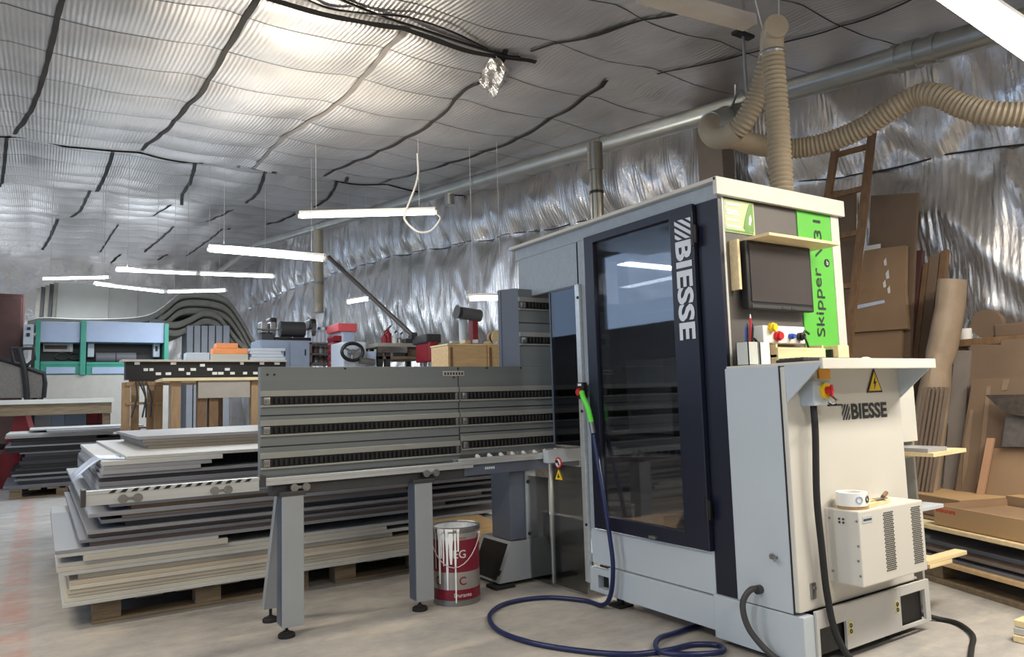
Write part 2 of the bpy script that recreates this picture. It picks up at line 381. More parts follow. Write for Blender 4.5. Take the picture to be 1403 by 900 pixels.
for px_, w, m in TR:
    P_ = [ceil_hit(*q_) for q_ in px_]; P_ = resample(catmull(P_, 8) if len(P_) > 2 else P_, .1)
    strip(P_, w, m, 'trim_%d' % k); k += 1
for yy, w, m in ((4.9, .02, SEAM), (10.47, .018, SEAM), (15.05, .014, SEAM), (19.55, .02, SEAM)):
    strip([(-8.9 + (12.4 if yy < 5 else 14.8) * i / 160, yy + .03 * noise.noise((i * .1, yy, 0)), 0) for i in range(161)], w, m, 'trim_%d' % k, .02); k += 1
y = .76 * 1
while y < 25:
    if min(abs(y - q) for q in (4.9, 10.52, 15.17, 19.55)) > .2:
        strip([(-8.9 + 14.8 * i / 120, y, 0) for i in range(121)], .0055, SEAM, 'trim_%d' % k, .006); k += 1
    y += .76
# wire that holds the wall foil
mb = MB()
pts = []
for i in range(140):
    y = .5 + 25 * i / 139; p = wfun((y + 5) / 31.05, min(1, wz(y) / (zc(WX - .05, y) + .05))); pts.append((p.x - .02, y, wz(y) - .02 * math.sin(y * 4)))
struct(mb.tube(pts, .007, 5).build('trim_%d' % k, SEAM)); k += 1

# ------------------------------------------------------------------ drilling machine
M_ = thing('drilling_machine', 'large grey and navy vertical drilling machine with glass door and long roller backrest', 'machine', (2.65, 2.3, 0))
FX = 2.65
def part(mb, name, m, parent=None, **kw): return mb.build(name, m, parent or M_, **kw)
# cabinet shell (hollow: face frame, far side, back, top, right side)
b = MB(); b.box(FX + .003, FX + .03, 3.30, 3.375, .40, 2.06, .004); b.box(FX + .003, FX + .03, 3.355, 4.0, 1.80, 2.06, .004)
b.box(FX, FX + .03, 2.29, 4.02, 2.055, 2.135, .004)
part(b, 'face_frame', HAMMER_SHADED)
b = MB(); b.box(3.56, 3.60, 2.29, 4.05, .80, 1.80, .004); part(b, 'side_panel', PAINT)
b = MB(); b.box(3.56, 3.60, 2.29, 2.5, 1.80, 2.135); b.box(3.56, 3.60, 3.98, 4.05, 1.80, 2.135); part(b, 'side_post', PAINT)
b = MB(); b.box(FX + .03, 3.56, 4.0, 4.04, .9, 1.80); part(b, 'rear_panel', DARKIN)
b = MB(); b.box(2.62, 3.62, 2.265, 4.06, 2.13, 2.15, .004); b.box(2.62, 3.62, 2.262, 2.285, 2.065, 2.15, .003); part(b, 'top_cover', CREAM)
b = MB(); b.box(FX + .004, FX + .03, 2.29, 2.425, .205, 2.06, .003); part(b, 'corner_panel', NAVY)
# door
d = MB(); y0, y1, z0, z1 = 2.43, 3.272, .412, 2.06; gy0, gy1, gz0, gz1 = 2.585, 3.19, .485, 2.015
d.box(FX - .022, FX + .012, y0, gy0, z0, z1, .004); d.box(FX - .022, FX + .012, gy1, y1, z0, z1, .004)
d.box(FX - .0215, FX + .0115, gy0 - .004, gy1 + .004, z0, gz0, .003); d.box(FX - .0215, FX + .0115, gy0 - .004, gy1 + .004, gz1, z1, .003)
door = part(d, 'door', NAVY)
part(MB().box(FX - .004, FX, gy0, gy1, gz0, gz1), 'door_glass', TINT, door, label='smoked glass pane of the door')
part(MB().box(FX - .034, FX - .02, 2.405, 2.43, 1.86, 1.95, .003).cyl((FX - .03, 2.425, 1.85), (FX - .03, 2.425, 1.96), .009, 10), 'hinge', BLACK, door)
part(MB().box(FX - .034, FX - .02, 2.405, 2.43, .56, .65, .003).cyl((FX - .03, 2.425, .55), (FX - .03, 2.425, .66), .009, 10), 'hinge', BLACK, door)
part(MB().box(FX - .045, FX - .02, 2.77, 2.815, .423, .437, .003), 'door_latch', STEEL, door)
XT = FX - .0235
text('lettering', 'BIESSE', WHTEXT, door, (XT, 2.548, 1.888), (0, 0, -1), (0, -1, 0), .485, .105, .035)
# hatch mark above the lettering
def hatch(org, xd, yd, w, h, m, parent, nst=5):
    mb = MB(); xd = Vector(xd); yd = Vector(yd); org = Vector(org); sl = .7
    def P(a, c): return org + xd * (a * w) + yd * (c * h)
    for i in range(nst):
        a0 = -sl + (1 + sl) * (i + .08) / nst; a1 = -sl + (1 + sl) * (i + .66) / nst
        poly = [(a0, 0), (a1, 0), (a1 + sl, 1), (a0 + sl, 1)]
        out = []
        for (lo, keep) in ((0, 1), (1, -1)):
            out = []
            for q in range(len(poly)):
                A, B = poly[q], poly[(q + 1) % len(poly)]; ina = keep * (A[0] - lo) >= 0; inb = keep * (B[0] - lo) >= 0
                if ina: out.append(A)
                if ina != inb:
                    t = (lo - A[0]) / (B[0] - A[0]); out.append((lo, A[1] + (B[1] - A[1]) * t))
            poly = out
            if len(poly) < 3: break
        if len(poly) >= 3: mb.bm.faces.new([mb.bm.verts.new(P(*p)) for p in poly])
    return part(mb, 'logo', m, parent)
hatch((XT, 2.548, 1.995), (0, 0, -1), (0, -1, 0), .098, .108, WHTEXT, door)
# lower face and base
b = MB(); b.box(FX + .004, FX + .03, 2.43, 3.335, .213, .405, .003); part(b, 'lower_panel', PAINT)
b = MB()
zt = .2
b.box(FX - .012, FX + .03, 2.43, 3.18, .06, .208, .003); b.box(FX - .012, FX + .03, 3.27, 3.345, .06, .19, .003)
b.box(FX - .0115, FX + .03, 3.17, 3.28, .155, .1895, .002); b.box(FX - .0115, FX + .03, 3.17, 3.28, .06, .085, .002)
part(b, 'base_skirt', PAINT)
part(MB().box(FX + .03, FX + .12, 3.15, 3.3, .06, .2), 'recess_shade', BLACK)  # solid black block paints the shade inside the skirt opening
b = MB(); b.box(FX - .016, 2.705, 1.955, 2.43, .03, .222, .004); part(b, 'base_skirt', PAINT)
# right-hand base front with two fork openings
BS = LEGG
b = MB(); yb0, yb1 = 1.945, 1.958
b.box(2.705, 2.722, yb0, yb1, .045, .235); b.box(2.722, 2.905, yb0, yb1, .165, .235); b.box(2.905, 3.325, yb0, yb1, .045, .235, .002)
b.box(3.325, 3.53, yb0, yb1, .195, .235); b.box(3.325, 3.53, yb0, yb1, .045, .058); b.box(3.53, 3.57, yb0, yb1, .045, .235)
b.box(3.54, 3.57, 2.0, 3.9, .045, .235)
part(b, 'base_front', mat('base_grey', (188, 188, 186), .45, var=.04))
part(MB().box(2.722, 3.53, 1.968, 2.5, .05, .234), 'recess_shade', BLACK)  # black block behind the fork openings, painted shade of the hollow base
for x, z in ((2.93, .13), (3.29, .155)):
    part(MB().box(x - .012, x + .014, yb0 - .002, yb0, z - .028, z + .028), 'sticker', mat('pale_yellow', (224, 214, 140), .5))
    part(MB().tube([(x + .001, yb0 - .004, z + .012 + .008 * math.sin(a)) if 0 else (x + .001 + .007 * math.cos(a), yb0 - .004, z + .012 + .008 * math.sin(a)) for a in [i * PI / 6 for i in range(13)]], .002, 5).tube([(x + .001 + .007 * math.cos(a), yb0 - .004, z - .012 + .008 * math.sin(a)) for a in [i * PI / 6 for i in range(13)]], .002, 5), 'sticker_mark', BLACK)
def lev_foot(x, y, ztop, r=.035, m=RUBBER):
    f = MB().lathe([(r, 0), (r, .014), (r * .86, .02), (.017, .023), (.015, .03)], (x, y, 0), 18, True); f.cyl((x, y, .03), (x, y, ztop), .008, 8); return f
for x, y in ((2.70, 3.16), (3.35, 2.05), (2.75, 2.05), (3.4, 3.7)):
    part(MB().box(x - .05, x + .05, y - .05, y + .05, 0, .012, .003).cyl((x, y, .01), (x, y, .1), .02, 10), 'foot', RUBBER)
# electrical cabinet
b = MB(); b.box(FX - .016, FX + .045, 2.0, 2.289, .226, 1.252, .005); part(b, 'cabinet_side_door', PAINT)
b = MB(); b.box(FX - .014, 3.50, 1.97, 2.285, .236, 1.246, .006); elec = part(b, 'electrical_cabinet', CREAM)
part(MB().box(FX - .0175, FX - .014, 1.992, 1.998, .226, 1.25), 'door_gap', BLACK, elec)
part(MB().box(FX - .04, FX - .016, 2.06, 2.085, .44, .452, .002).cyl((FX - .03, 2.07, .446), (FX - .05, 2.05, .442), .007, 8).cyl((FX - .03, 2.085, .45), (FX - .016, 2.085, .45), .01, 10), 'door_key', STEEL, elec)
part(MB().box(2.71, 2.745, 1.964, 1.97, .28, .345, .002).cyl((2.728, 1.966, .325), (2.728, 1.955, .325), .008, 8), 'socket', STEEL, elec)
text('lettering', 'BIESSE', DKTEXT, elec, (3.088, 1.9695, 1.006), (1, 0, 0), (0, 0, 1), .285, .072, .035)
hatch((3.018, 1.968, 1.006), (1, 0, 0), (0, 0, 1), .06, .07, DKTEXT, elec)
b = MB(); b.prism([(3.285, 1.967, 1.237), (3.217, 1.967, 1.124), (3.344, 1.967, 1.124)], (0, -.002, 0)); part(b, 'hazard_sign', BLACK, elec)
b = MB(); b.prism([(3.283, 1.9645, 1.219), (3.231, 1.9645, 1.132), (3.331, 1.9645, 1.132)], (0, -.0015, 0)); part(b, 'hazard_sign_face', YEL, elec)
b = MB(); b.prism([(3.288, 1.962, 1.2), (3.268, 1.962, 1.165), (3.28, 1.962, 1.165), (3.272, 1.962, 1.14), (3.294, 1.962, 1.175), (3.282, 1.962, 1.175)], (0, -.001, 0)); part(b, 'hazard_bolt', BLACK, elec)
# desk tray with triangular end brackets
dk = MB(); dk.box(FX - .015, 3.503, 1.795, 2.28, 1.249, 1.262, .003); dk.box(FX - .012, 3.50, 1.79, 1.805, 1.228, 1.272, .004)
desk = part(dk, 'desk', CREAM)
for x in (FX - .014, 3.492):
    part(MB().prism([(x, 1.968, 1.095), (x, 1.795, 1.25), (x, 1.97, 1.25)], (.01, 0, 0)), 'desk_bracket', PAINT, desk)
# main switch
sw = MB(); sw.box(2.725, 2.845, 1.90, 1.972, 1.078, 1.185, .006); sb = part(sw, 'switch_box', PAINT, elec)
part(MB().box(2.86, 2.945, 1.963, 1.968, 1.19, 1.235, .004), 'switch_plate', ORG, elec)
part(MB().cyl((2.80, 1.9, 1.14), (2.80, 1.888, 1.14), .034, 20), 'switch_dial', YEL, sb)
part(MB().cyl((2.80, 1.89, 1.14), (2.80, 1.868, 1.14), .018, 14).box(2.794, 2.806, 1.862, 1.87, 1.115, 1.165, .002), 'switch_knob', REDP, sb)
part(MB().tube([(2.81, 1.885, 1.125), (2.82, 1.86, 1.1), (2.805, 1.855, 1.085), (2.785, 1.86, 1.082), (2.775, 1.87, 1.092)], .005, 6).box(2.755, 2.79, 1.85, 1.862, 1.075, 1.083).box(2.80, 2.84, 1.85, 1.862, 1.075, 1.083), 'padlock', BLACK, sb)
cab = catmull([(2.76, 1.93, 1.08), (2.752, 1.925, .95), (2.74, 1.93, .7), (2.75, 1.93, .5), (2.765, 1.93, .3), (2.78, 1.91, .14), (2.82, 1.86, .03), (2.88, 1.8, .014)], 8)
part(MB().tube(cab, .014, 10), 'power_cable', RUBBER)
cd = catmull([(FX - .012, 2.16, .295), (FX - .07, 2.17, .3), (FX - .1, 2.19, .24), (FX - .09, 2.17, .14), (FX - .05, 2.1, .05), (FX - .02, 2.02, .016)], 8)
part(MB().tube(resample(cd, .004), [.0125 + .0012 * (i % 2) for i in range(len(resample(cd, .004)))], 10).cyl((FX - .04, 2.163, .297), (FX - .01, 2.16, .297), .019, 12), 'flexible_conduit', DGREY)
# cooling unit
ac = MB(); ax0, ax1, ay0, ay1, az0, az1 = 2.845, 3.335, 1.815, 1.972, .335, .64
ac.box(ax0, ax1, ay0, ay1, az0, az1, .006); acu = part(ac, 'cooling_unit', CREAM)
for cx in (3.05, 3.265):
    g = MB()
    for r in range(30):
        z = .375 + r * .0082
        for c in range(6):
            x = cx - .032 + c * .0125 + (.006 if r % 2 else 0)
            g.box(x, x + .007, ay0 - .002, ay0, z, z + .0045)
    part(g, 'vent_grille', BLACK, acu)
part(MB().box(2.868, 2.94, ay0 - .002, ay0, .59, .618, .0), 'badge', PAINT, acu)
mk = MB()
for i in range(6): mk.box(2.874 + i * .01, 2.881 + i * .01, ay0 - .003, ay0 - .002, .598, .607)
part(mk, 'badge_print', DKTEXT, acu)
bm_ = MB()
for dx, dz in ((0, 0), (.018, 0), (0, .014), (.018, .014)): bm_.cyl((ax0 - .001, 1.885 + dx, .588 + dz), (ax0 - .003, 1.885 + dx, .588 + dz), .005, 8)
part(bm_, 'lifting_holes', DKTEXT, acu)
bm_ = MB()
for yy, zz in ((1.825, .6), (1.825, .5), (1.825, .38), (1.95, .38), (1.95, .6), (1.83, .44)): bm_.cyl((ax0 - .003, yy, zz), (ax0 + .002, yy, zz), .005, 8)
part(bm_, 'screw', STEEL, acu)
# control face above the desk
b = MB(); b.box(FX + .03, 3.26, 2.30, 2.33, 1.262, 2.07, .002); cface = part(b, 'control_face', BACKPL)
b = MB(); b.box(3.25, 3.53, 2.292, 2.33, 1.262, 2.068, .002); gp = part(b, 'green_panel', GREEN)
b = MB(); b.box(3.53, 3.60, 2.288, 2.33, 1.255, 2.07, .003); part(b, 'face_trim', CREAM)
b = MB(); b.box(FX + .028, FX + .042, 2.288, 2.33, 1.255, 2.07, .002); part(b, 'face_trim', CREAM)
# printed words on the green panel, reading upwards
text('lettering', 'Skipper', DKTEXT, gp, (3.435, 2.2905, 1.415), (0, 0, 1), (-1, 0, 0), .36, .085, .0)
text('lettering', 'V31', DKTEXT, gp, (3.44, 2.2905, 1.83), (0, 0, 1), (-1, 0, 0), .20, .062, .0)
part(MB().cyl((3.472, 2.292, 1.806), (3.472, 2.289, 1.806), .022, 24), 'badge', DKTEXT, gp)
text('lettering', 'b', WHTEXT, gp, (3.464, 2.288, 1.795), (1, 0, 0), (0, 0, 1), None, .024, .01)
sg = part(MB().box(2.70, 2.915, 2.294, 2.3, 1.90, 2.062, .002), 'notice', mat('pale_green_sign', (196, 208, 160), .4, var=.05), cface)
bm_ = MB()
for i, (w_, z) in enumerate(((.1, 2.03), (.085, 2.0), (.095, 1.985), (.09, 1.955), (.1, 1.925))): bm_.box(2.71, 2.71 + w_, 2.292, 2.294, z, z + .012)
part(bm_, 'notice_lines', WHITE, sg)
bm_ = MB()
bm_.prism([(2.83, 2.293, 1.93), (2.85, 2.293, 1.99), (2.88, 2.293, 2.05), (2.905, 2.293, 2.055), (2.905, 2.293, 1.915), (2.85, 2.293, 1.912)], (0, -.001, 0)); bm_.prism([(2.705, 2.293, 1.905), (2.705, 2.293, 1.915), (2.9, 2.293, 1.912), (2.9, 2.293, 1.905)], (0, -.001, 0))
part(bm_, 'notice_mark', mat('leaf_green_print', (104, 150, 70), .4, var=.15, scale=40), sg)
bm_ = MB(); bm_.prism([(2.865, 2.2915, 1.95), (2.872, 2.2915, 1.985), (2.885, 2.2915, 2.0), (2.89, 2.2915, 1.975), (2.88, 2.2915, 1.945)], (0, -.001, 0)); part(bm_, 'notice_spot', WHITE, sg)
# monitor and its plywood guard
mo = MB(); mo.box(2.765, 3.255, 2.235, 2.275, 1.53, 1.855, .006); mo.box(2.95, 3.1, 2.27, 2.3, 1.62, 1.78); mon = part(mo, 'monitor', BLACK)
part(MB().box(2.785, 3.237, 2.231, 2.236, 1.565, 1.838), 'screen', SCREEN, mon)
part(MB().box(2.785, 3.237, 2.232, 2.236, 1.535, 1.552).box(3.0, 3.03, 2.229, 2.234, 1.538, 1.546).box(3.07, 3.11, 2.229, 2.234, 1.538, 1.546), 'monitor_buttons', DGREY, mon)
part(MB().box(2.79, 3.335, 2.12, 2.30, 1.856, 1.87, .002), 'monitor_guard', PALE)
part(MB().box(2.725, 2.742, 2.25, 2.30, 1.62, 1.858, .002), 'monitor_guard', PALE)
# button box
bb = MB(); bb.box(2.86, 3.175, 2.24, 2.30, 1.372, 1.455, .005); bx = part(bb, 'button_box', WHITE)
for x, z, m, r in ((2.915, 1.445, YEL, .022), (2.955, 1.405, REDP, .024), (3.055, 1.405, BLUE, .014), (3.125, 1.405, BLACK, .02)):
    part(MB().cyl((x, 2.24, z), (x, 2.222, z), r, 18).cyl((x, 2.222, z), (x, 2.21, z), r * .75, 18), 'push_button', m, bx)
part(MB().tube([(3.125, 2.21, 1.405), (3.13, 2.2, 1.37), (3.14, 2.2, 1.345)], .006, 6).box(3.128, 3.155, 2.195, 2.203, 1.315, 1.35, .002).tube([(3.10, 2.205, 1.41), (3.12, 2.2, 1.43), (3.15, 2.2, 1.415)], .006, 6), 'key_bunch', BLACK, bx)
# air pistol holder / stop switch on the white frame
es = part(MB().box(FX - .05, FX - .02, 3.29, 3.35, 1.13, 1.225, .005), 'stop_switch', BLACK)
part(MB().cyl((FX - .05, 3.32, 1.17), (FX - .068, 3.32, 1.17), .019, 14), 'stop_button', REDP, es)
part(MB().box(FX - .052, FX - .049, 3.305, 3.335, 1.205, 1.218), 'stop_label', WHITE, es)
b = MB(); b.box(FX - .02, FX + .003, 3.335, 3.375, .10, 1.8, .004); part(b, 'guide_profile', ALU)
b = MB()
for z in (1.72, 1.06, .42): b.cyl((FX - .024, 3.345, z), (FX - .018, 3.345, z), .009, 10)
part(b, 'bolt', BLACK)
# hollow inside behind the glass
b = MB(); b.box(3.3, 3.34, 2.44, 3.2, .86, 1.80); part(b, 'inner_wall', DARKIN)
b = MB(); b.box(FX + .035, 3.3, 2.44, 2.47, .26, 2.05); part(b, 'inner_wall', DARKIN)
b = MB(); b.box(2.85, 3.25, 2.55, 3.95, .86, .9, .004); b.box(2.8, 2.86, 2.6, 3.9, .83, .87); part(b, 'inner_table', mat('table_grey', (140, 138, 132), .5))
part(MB().box(2.79, 2.80, 2.62, 3.25, .84, .868), 'inner_rack', STEEL)
b = MB()
for i in range(12): b.box(2.783, 2.79, 2.64 + i * .05, 2.665 + i * .05, .83, .85)
part(b, 'inner_teeth', BLACK)
b = MB(); b.box(2.9, 3.2, 2.6, 2.95, 1.19, 1.34, .006); hd = part(b, 'drill_head', mat('head_grey', (150, 152, 156), .5))
b = MB(); b.box(2.98, 3.2, 2.55, 3.4, 1.36, 1.62, .006); b.box(3.1, 3.22, 3.0, 3.1, .9, 1.4); b.box(3.0, 3.2, 2.7, 2.8, 1.6, 2.0); part(b, 'drill_carriage', mat('carriage_grey', (64, 66, 72), .5))
text('lettering', 'EXB', WHTEXT, hd, (2.898, 2.74, 1.235), (0, -1, 0), (0, 0, 1), .12, .035, .01)
part(MB().tube(catmull([(2.9, 2.85, 1.2), (2.87, 2.78, 1.15), (2.88, 2.68, 1.14), (2.9, 2.6, 1.18)], 6), .006, 6), 'inner_cable', mat('brick_red_cable', (150, 70, 56), .5), hd)
b = MB(); b.box(FX + .03, 3.55, 2.45, 3.4, .38, .41); part(b, 'dust_tray', DUST)
b = MB(); b.prism([(2.95, 2.6, .41), (2.95, 2.98, .41), (2.95, 2.86, .55), (2.95, 2.78, .8), (2.95, 2.6, .8)], (.3, 0, 0)); part(b, 'inner_column', SILHOUETTE)
# -------- workpiece rest: backrest panels with roller strips
PY = 3.85
def panel(x0, x1, z0, z1, rows, name='backrest_panel'):
    b = MB(); b.box(x0, x1, PY, PY + .05, z0, z1, .003)
    pn = part(b, name, OLIVE)
    zs = sorted(rows)
    lip = MB(); dk_ = MB()
    for z in zs:
        lip.box(x0, x1, PY - .012, PY + .001, z + .022, z + .052, .002); lip.box(x0, x1, PY - .014, PY + .001, z - .032, z - .022, .002)
    for a, c in zip(zs, zs[1:]):
        m = (a + c) / 2; dk_.box(x0, x1, PY - .0015, PY + .001, m - .003, m + .003)
    part(lip, 'rail_lip', ALU if False else mat('satin_grey_rail', (158, 160, 156), .38, .45, var=.05), pn)
    if len(zs) > 1: part(dk_, 'panel_groove', BLACK, pn)
    for z in zs:
        s_ = MB(); s_.box(x0 + .02, x1 - .02, PY - .004, PY + .001, z - .022, z + .022); st = part(s_, 'roller_strip', BLACK, pn)
        r = MB(); n = int((x1 - x0 - .08) / .026)
        for i in range(n):
            x = x0 + .05 + i * .026; r.cyl((x, PY - .012, z - .016), (x, PY - .012, z + .016), .0085, 8)
        part(r, 'rollers', RUBBER, st)
        part(MB().box(x0 + .012, x0 + .045, PY - .02, PY, z - .02, z + .018, .003).cyl((x0 + .028, PY - .02, z), (x0 + .028, PY - .03, z), .008, 8), 'strip_end', STEEL, st)
        part(MB().box(x1 - .03, x1 - .012, PY - .02, PY, z - .02, z + .018, .003), 'strip_end', STEEL, st)
    return pn
pa = panel(.95, 2.098, .79, 1.345, (1.17, 1.02, .855))
pb_ = panel(2.104, 3.28, .82, 1.345, (1.17, 1.02, .88))
np_ = part(MB().box(1.995, 2.14, PY - .006, PY, 1.287, 1.318, .002), 'nameplate', mat('worn_silver', (196, 196, 190), .35, .6), pa)
b = MB()
for i in range(7): b.box(2.005 + i * .019, 2.015 + i * .019, PY - .008, PY - .006, 1.295, 1.31)
part(b, 'nameplate_marks', DKTEXT, np_)
b = MB()
for x, z in ((.985, 1.305), (1.02, 1.305), (1.4, 1.335), (2.1, 1.335), (2.07, 1.28), (2.3, 1.335), (2.55, 1.335)): b.cyl((x, PY - .003, z), (x, PY, z), .006, 8)
part(b, 'screw', BLACK, pa)
tp = panel(2.545, 3.28, 1.345, 1.84, (1.735, 1.51), 'upper_backrest')
part(MB().prism([(2.545, PY - .001, 1.347), (2.545, PY - .001, 1.842), (2.475, PY + .11, 1.842), (2.475, PY + .11, 1.347)], (.004, .03, 0)).box(2.475, 3.28, PY + .1, PY + .13, 1.347, 1.838), 'backrest_side', SIDEB, tp)
# dark smoked guard in front of the opening, clear curtains under it
part(MB().box(FX - .01, FX - .004, 3.375, 3.64, .86, 1.795), 'smoked_guard', DTINT)
part(MB().box(FX - .014, FX - .003, 3.375, 3.64, 1.788, 1.80).box(FX - .014, FX - .003, 3.63, 3.642, .86, 1.79), 'guard_edge', SIDEB)
cs = part(MB().box(FX - .012, FX - .008, 3.375, 3.70, .03, .74), 'clear_guard', CLEAR)
cs2 = part(MB().box(FX - .05, FX - .046, 3.67, 3.92, .03, .66), 'clear_guard', CLEAR)
part(MB().box(FX - .0145, FX - .006, 3.693, 3.703, .03, .74), 'guard_edge', mat('milky_edge', (190, 190, 184), .3, var=.02), cs)
part(MB().cyl((FX - .014, 3.6, .752), (FX - .018, 3.6, .752), .033, 24), 'prohibition_sign', REDP)
part(MB().cyl((FX - .017, 3.6, .752), (FX - .020, 3.6, .752), .024, 24), 'sign_face', WHITE)
part(MB().prism([(FX - .022, 3.622, .765), (FX - .022, 3.602, .772), (FX - .022, 3.58, .74), (FX - .022, 3.592, .735), (FX - .022, 3.6, .752), (FX - .022, 3.615, .748)], (-.001, 0, 0)), 'sign_mark', BLACK)
part(MB().prism([(FX - .014, 3.602, .712), (FX - .014, 3.568, .652), (FX - .014, 3.636, .652)], (-.003, 0, 0)), 'warning_sign', YEL)
part(MB().prism([(FX - .018, 3.602, .69), (FX - .018, 3.588, .665), (FX - .018, 3.612, .662)], (-.001, 0, 0)), 'sign_mark', BLACK)
# support rails
RY = 3.78
def rail(x0, x1, z0, z1, toothed):
    b = MB(); b.box(x0, x1, RY, RY + .07, z0, z1, .003); b.box(x0, x1, RY - .004, RY + .03, z1 - .012, z1 + .004, .002)
    r = part(b, 'support_rail', ALU)
    if toothed:
        t = MB(); n = int((x1 - x0 - .12) / .045)
        for i in range(n): t.prism([(x0 + .1 + i * .045, RY - .005, z1 - .012), (x0 + .118 + i * .045, RY - .005, z1 + .002), (x0 + .136 + i * .045, RY - .005, z1 + .002), (x0 + .125 + i * .045, RY - .005, z1 - .012)], (0, -.001, 0))
        part(t, 'rail_slots', BLACK, r)
    return r
r1 = rail(.17, .93, .728, .79, True); r2 = rail(.95, 2.15, .748, .782, False); r3 = rail(2.05, 2.95, .765, .80, False)
part(MB().box(.165, .185, RY - .006, RY + .075, .725, .8, .003), 'rail_end', DGREY, r1)
part(MB().box(.93, .96, RY - .008, RY + .06, .745, .8, .003), 'rail_end', DGREY, r2)
b = MB()
for i in range(9): b.cyl((2.2 + i * .082, RY + .02, .802), (2.2 + i * .082, RY + .045, .812), .012, 10)
part(b, 'rail_balls', WHITE, r3)
b = MB(); b.box(1.0, 2.12, RY + .03, RY + .12, .69, .745, .004); part(b, 'lower_beam', DGREY)
b = MB(); b.box(2.1, 2.95, RY + .02, RY + .12, .70, .765, .004); part(b, 'lower_beam', SIDEB)
mk = MB()
for i in range(5): mk.box(2.24 + i * .014, 2.249 + i * .014, RY + .018, RY + .02, .73, .744)
part(mk, 'beam_print', WHTEXT)
b = MB(); b.box(FX + .0, 3.2, RY - .05, RY + .0, .74, .82, .003); part(b, 'inner_rail', PAINT)
def clamp(x, z, r):
    for dx in (-.03, .03):
        part(MB().cyl((x + dx, RY + .002, z), (x + dx, RY - .016, z), .02, 14).cyl((x + dx, RY - .014, z), (x + dx, RY - .02, z), .009, 8), 'clamp', STEEL, r)
    part(MB().box(x - .05, x + .05, RY - .005, RY + .002, z - .007, z + .007, .002), 'clamp_plate', STEEL, r)
clamp(.36, .748, r1); clamp(.75, .748, r1); clamp(1.13, .728, r2); clamp(1.87, .74, r2)
# legs
def leg(x0, x1):
    b = MB(); b.box(x0, x1, 3.76, 3.86, .05, .70, .004); l = part(b, 'leg', LEGG)
    part(MB().box(x0 - .01, x1 + .01, 3.755, 3.9, .69, .712, .003), 'leg_plate', DGREY, l)
    part(MB().prism([(x0 - .002, 3.772, .06), (x0 - .002, 3.85, .06), (x0 - .002, 3.85, .69), (x0 - .002, 3.772, .69)], (.001, 0, 0)), 'leg_groove', SIDEB, l)
    part(lev_foot(x0 + .03, 3.79, .07, .042), 'foot', RUBBER, l)
    return l
leg(1.035, 1.145); leg(1.765, 1.87)
b = MB(); b.prism([(1.03, 4.09, .07), (1.10, 4.09, .07), (1.12, 3.9, .70), (1.05, 3.9, .70)], (0, .05, 0)); l = part(b, 'leg', LEGG)
part(lev_foot(1.07, 4.11, .08, .042), 'foot', RUBBER, l)
# pedestal under the right end
b = MB(); b.box(2.47, 2.66, 3.90, 4.12, .27, .69, .006); pd = part(b, 'pedestal', SIDEB)
part(MB().box(2.585, 2.665, 3.892, 3.9, .22, .69, .002), 'pedestal_face', LEGG, pd)
part(MB().prism([(2.37, 3.885, .03), (2.47, 3.885, .265), (3.1, 3.885, .265), (3.1, 3.885, .03)], (0, .36, 0)), 'pedestal_base', LEGG, pd)
part(MB().prism([(2.371, 3.925, .045), (2.463, 3.925, .248), (2.463, 4.21, .248), (2.371, 4.21, .045)], (-.004, 0, .0016)), 'opening_shade', BLACK, pd)  # black sheet paints the shade inside the open end of the base
part(MB().box(2.33, 2.47, 3.86, 3.98, 0, .02, .004).cyl((2.4, 3.92, .02), (2.4, 3.92, .1), .016, 10), 'foot', RUBBER, pd)
b = MB()
for z in (.62, .3): b.cyl((2.605, 3.893, z), (2.605, 3.887, z), .012, 10)
part(b, 'bolt', BLACK, pd)
# curved guard/trough and dust inside seen through the clear sheets
tr = MB(); prof = [(0, .42), (0, .28), (.03, .22), (.09, .19), (.5, .19)][:]
for (a, z), (c, z2) in zip(prof, prof[1:]): tr.prism([(2.70 + a, 3.45, z), (2.70 + c, 3.45, z2), (2.70 + c + .012, 3.45, z2 + .012), (2.70 + a + .012, 3.45, z + .012)], (0, .43, 0))
part(tr, 'dust_trough', LEGG)

# ------------------------------------------------------------------ small things on the desk and cooling unit
def on_desk(z=1.262): return z
def pen_cup(x, y, w, m, label, name='pen_cup'):
    mb = MB(); t = .004; h = .105; z = 1.262
    mb.box(x - w, x + w, y - w, y + w, z, z + .004); mb.box(x - w, x + w, y - w, y - w + t, z, z + h); mb.box(x - w, x + w, y + w - t, y + w, z, z + h)
    mb.box(x - w, x - w + t, y - w, y + w, z, z + h); mb.box(x + w - t, x + w, y - w, y + w, z, z + h); return tag(mb.build(name, m), label, 'pen cup', 'pen cups on the desk')
c1 = pen_cup(2.69, 2.2, .034, mat('pale_grey_plastic', (196, 200, 196), .5), 'pale grey square pen cup at the desk corner beside the navy panel')
c2 = pen_cup(2.775, 2.205, .036, WHITE, 'cream square pen cup right of the grey one on the machine desk')
pens = [(2.674, 2.19, 2.664, 2.17, BLACK, 'black pen leaning left in the grey cup on the desk'), (2.683, 2.207, 2.69, 2.2, BLUE, 'blue pen standing in the grey cup on the desk'), (2.702, 2.2, 2.712, 2.19, REDP, 'tall red pen in the grey cup on the desk'), (2.695, 2.188, 2.70, 2.17, BLACK, 'black pen in front of the red pen in the grey cup')]
for i, (x, y, x2, y2, m, lab) in enumerate(pens):
    h = .21 if m is REDP else .165
    t = thing('pen', lab, 'pen', (x, y, 1.268), 'pens in the grey cup')
    MB().cyl((x, y, 1.268), (x2, y2, 1.268 + h), .005, 8).build('pen_barrel', m, t)
    MB().cyl((x2, y2, 1.268 + h), (x2, y2, 1.268 + h + .018), .0042, 8, .002).build('pen_cap', WHITE if m is REDP else m, t)
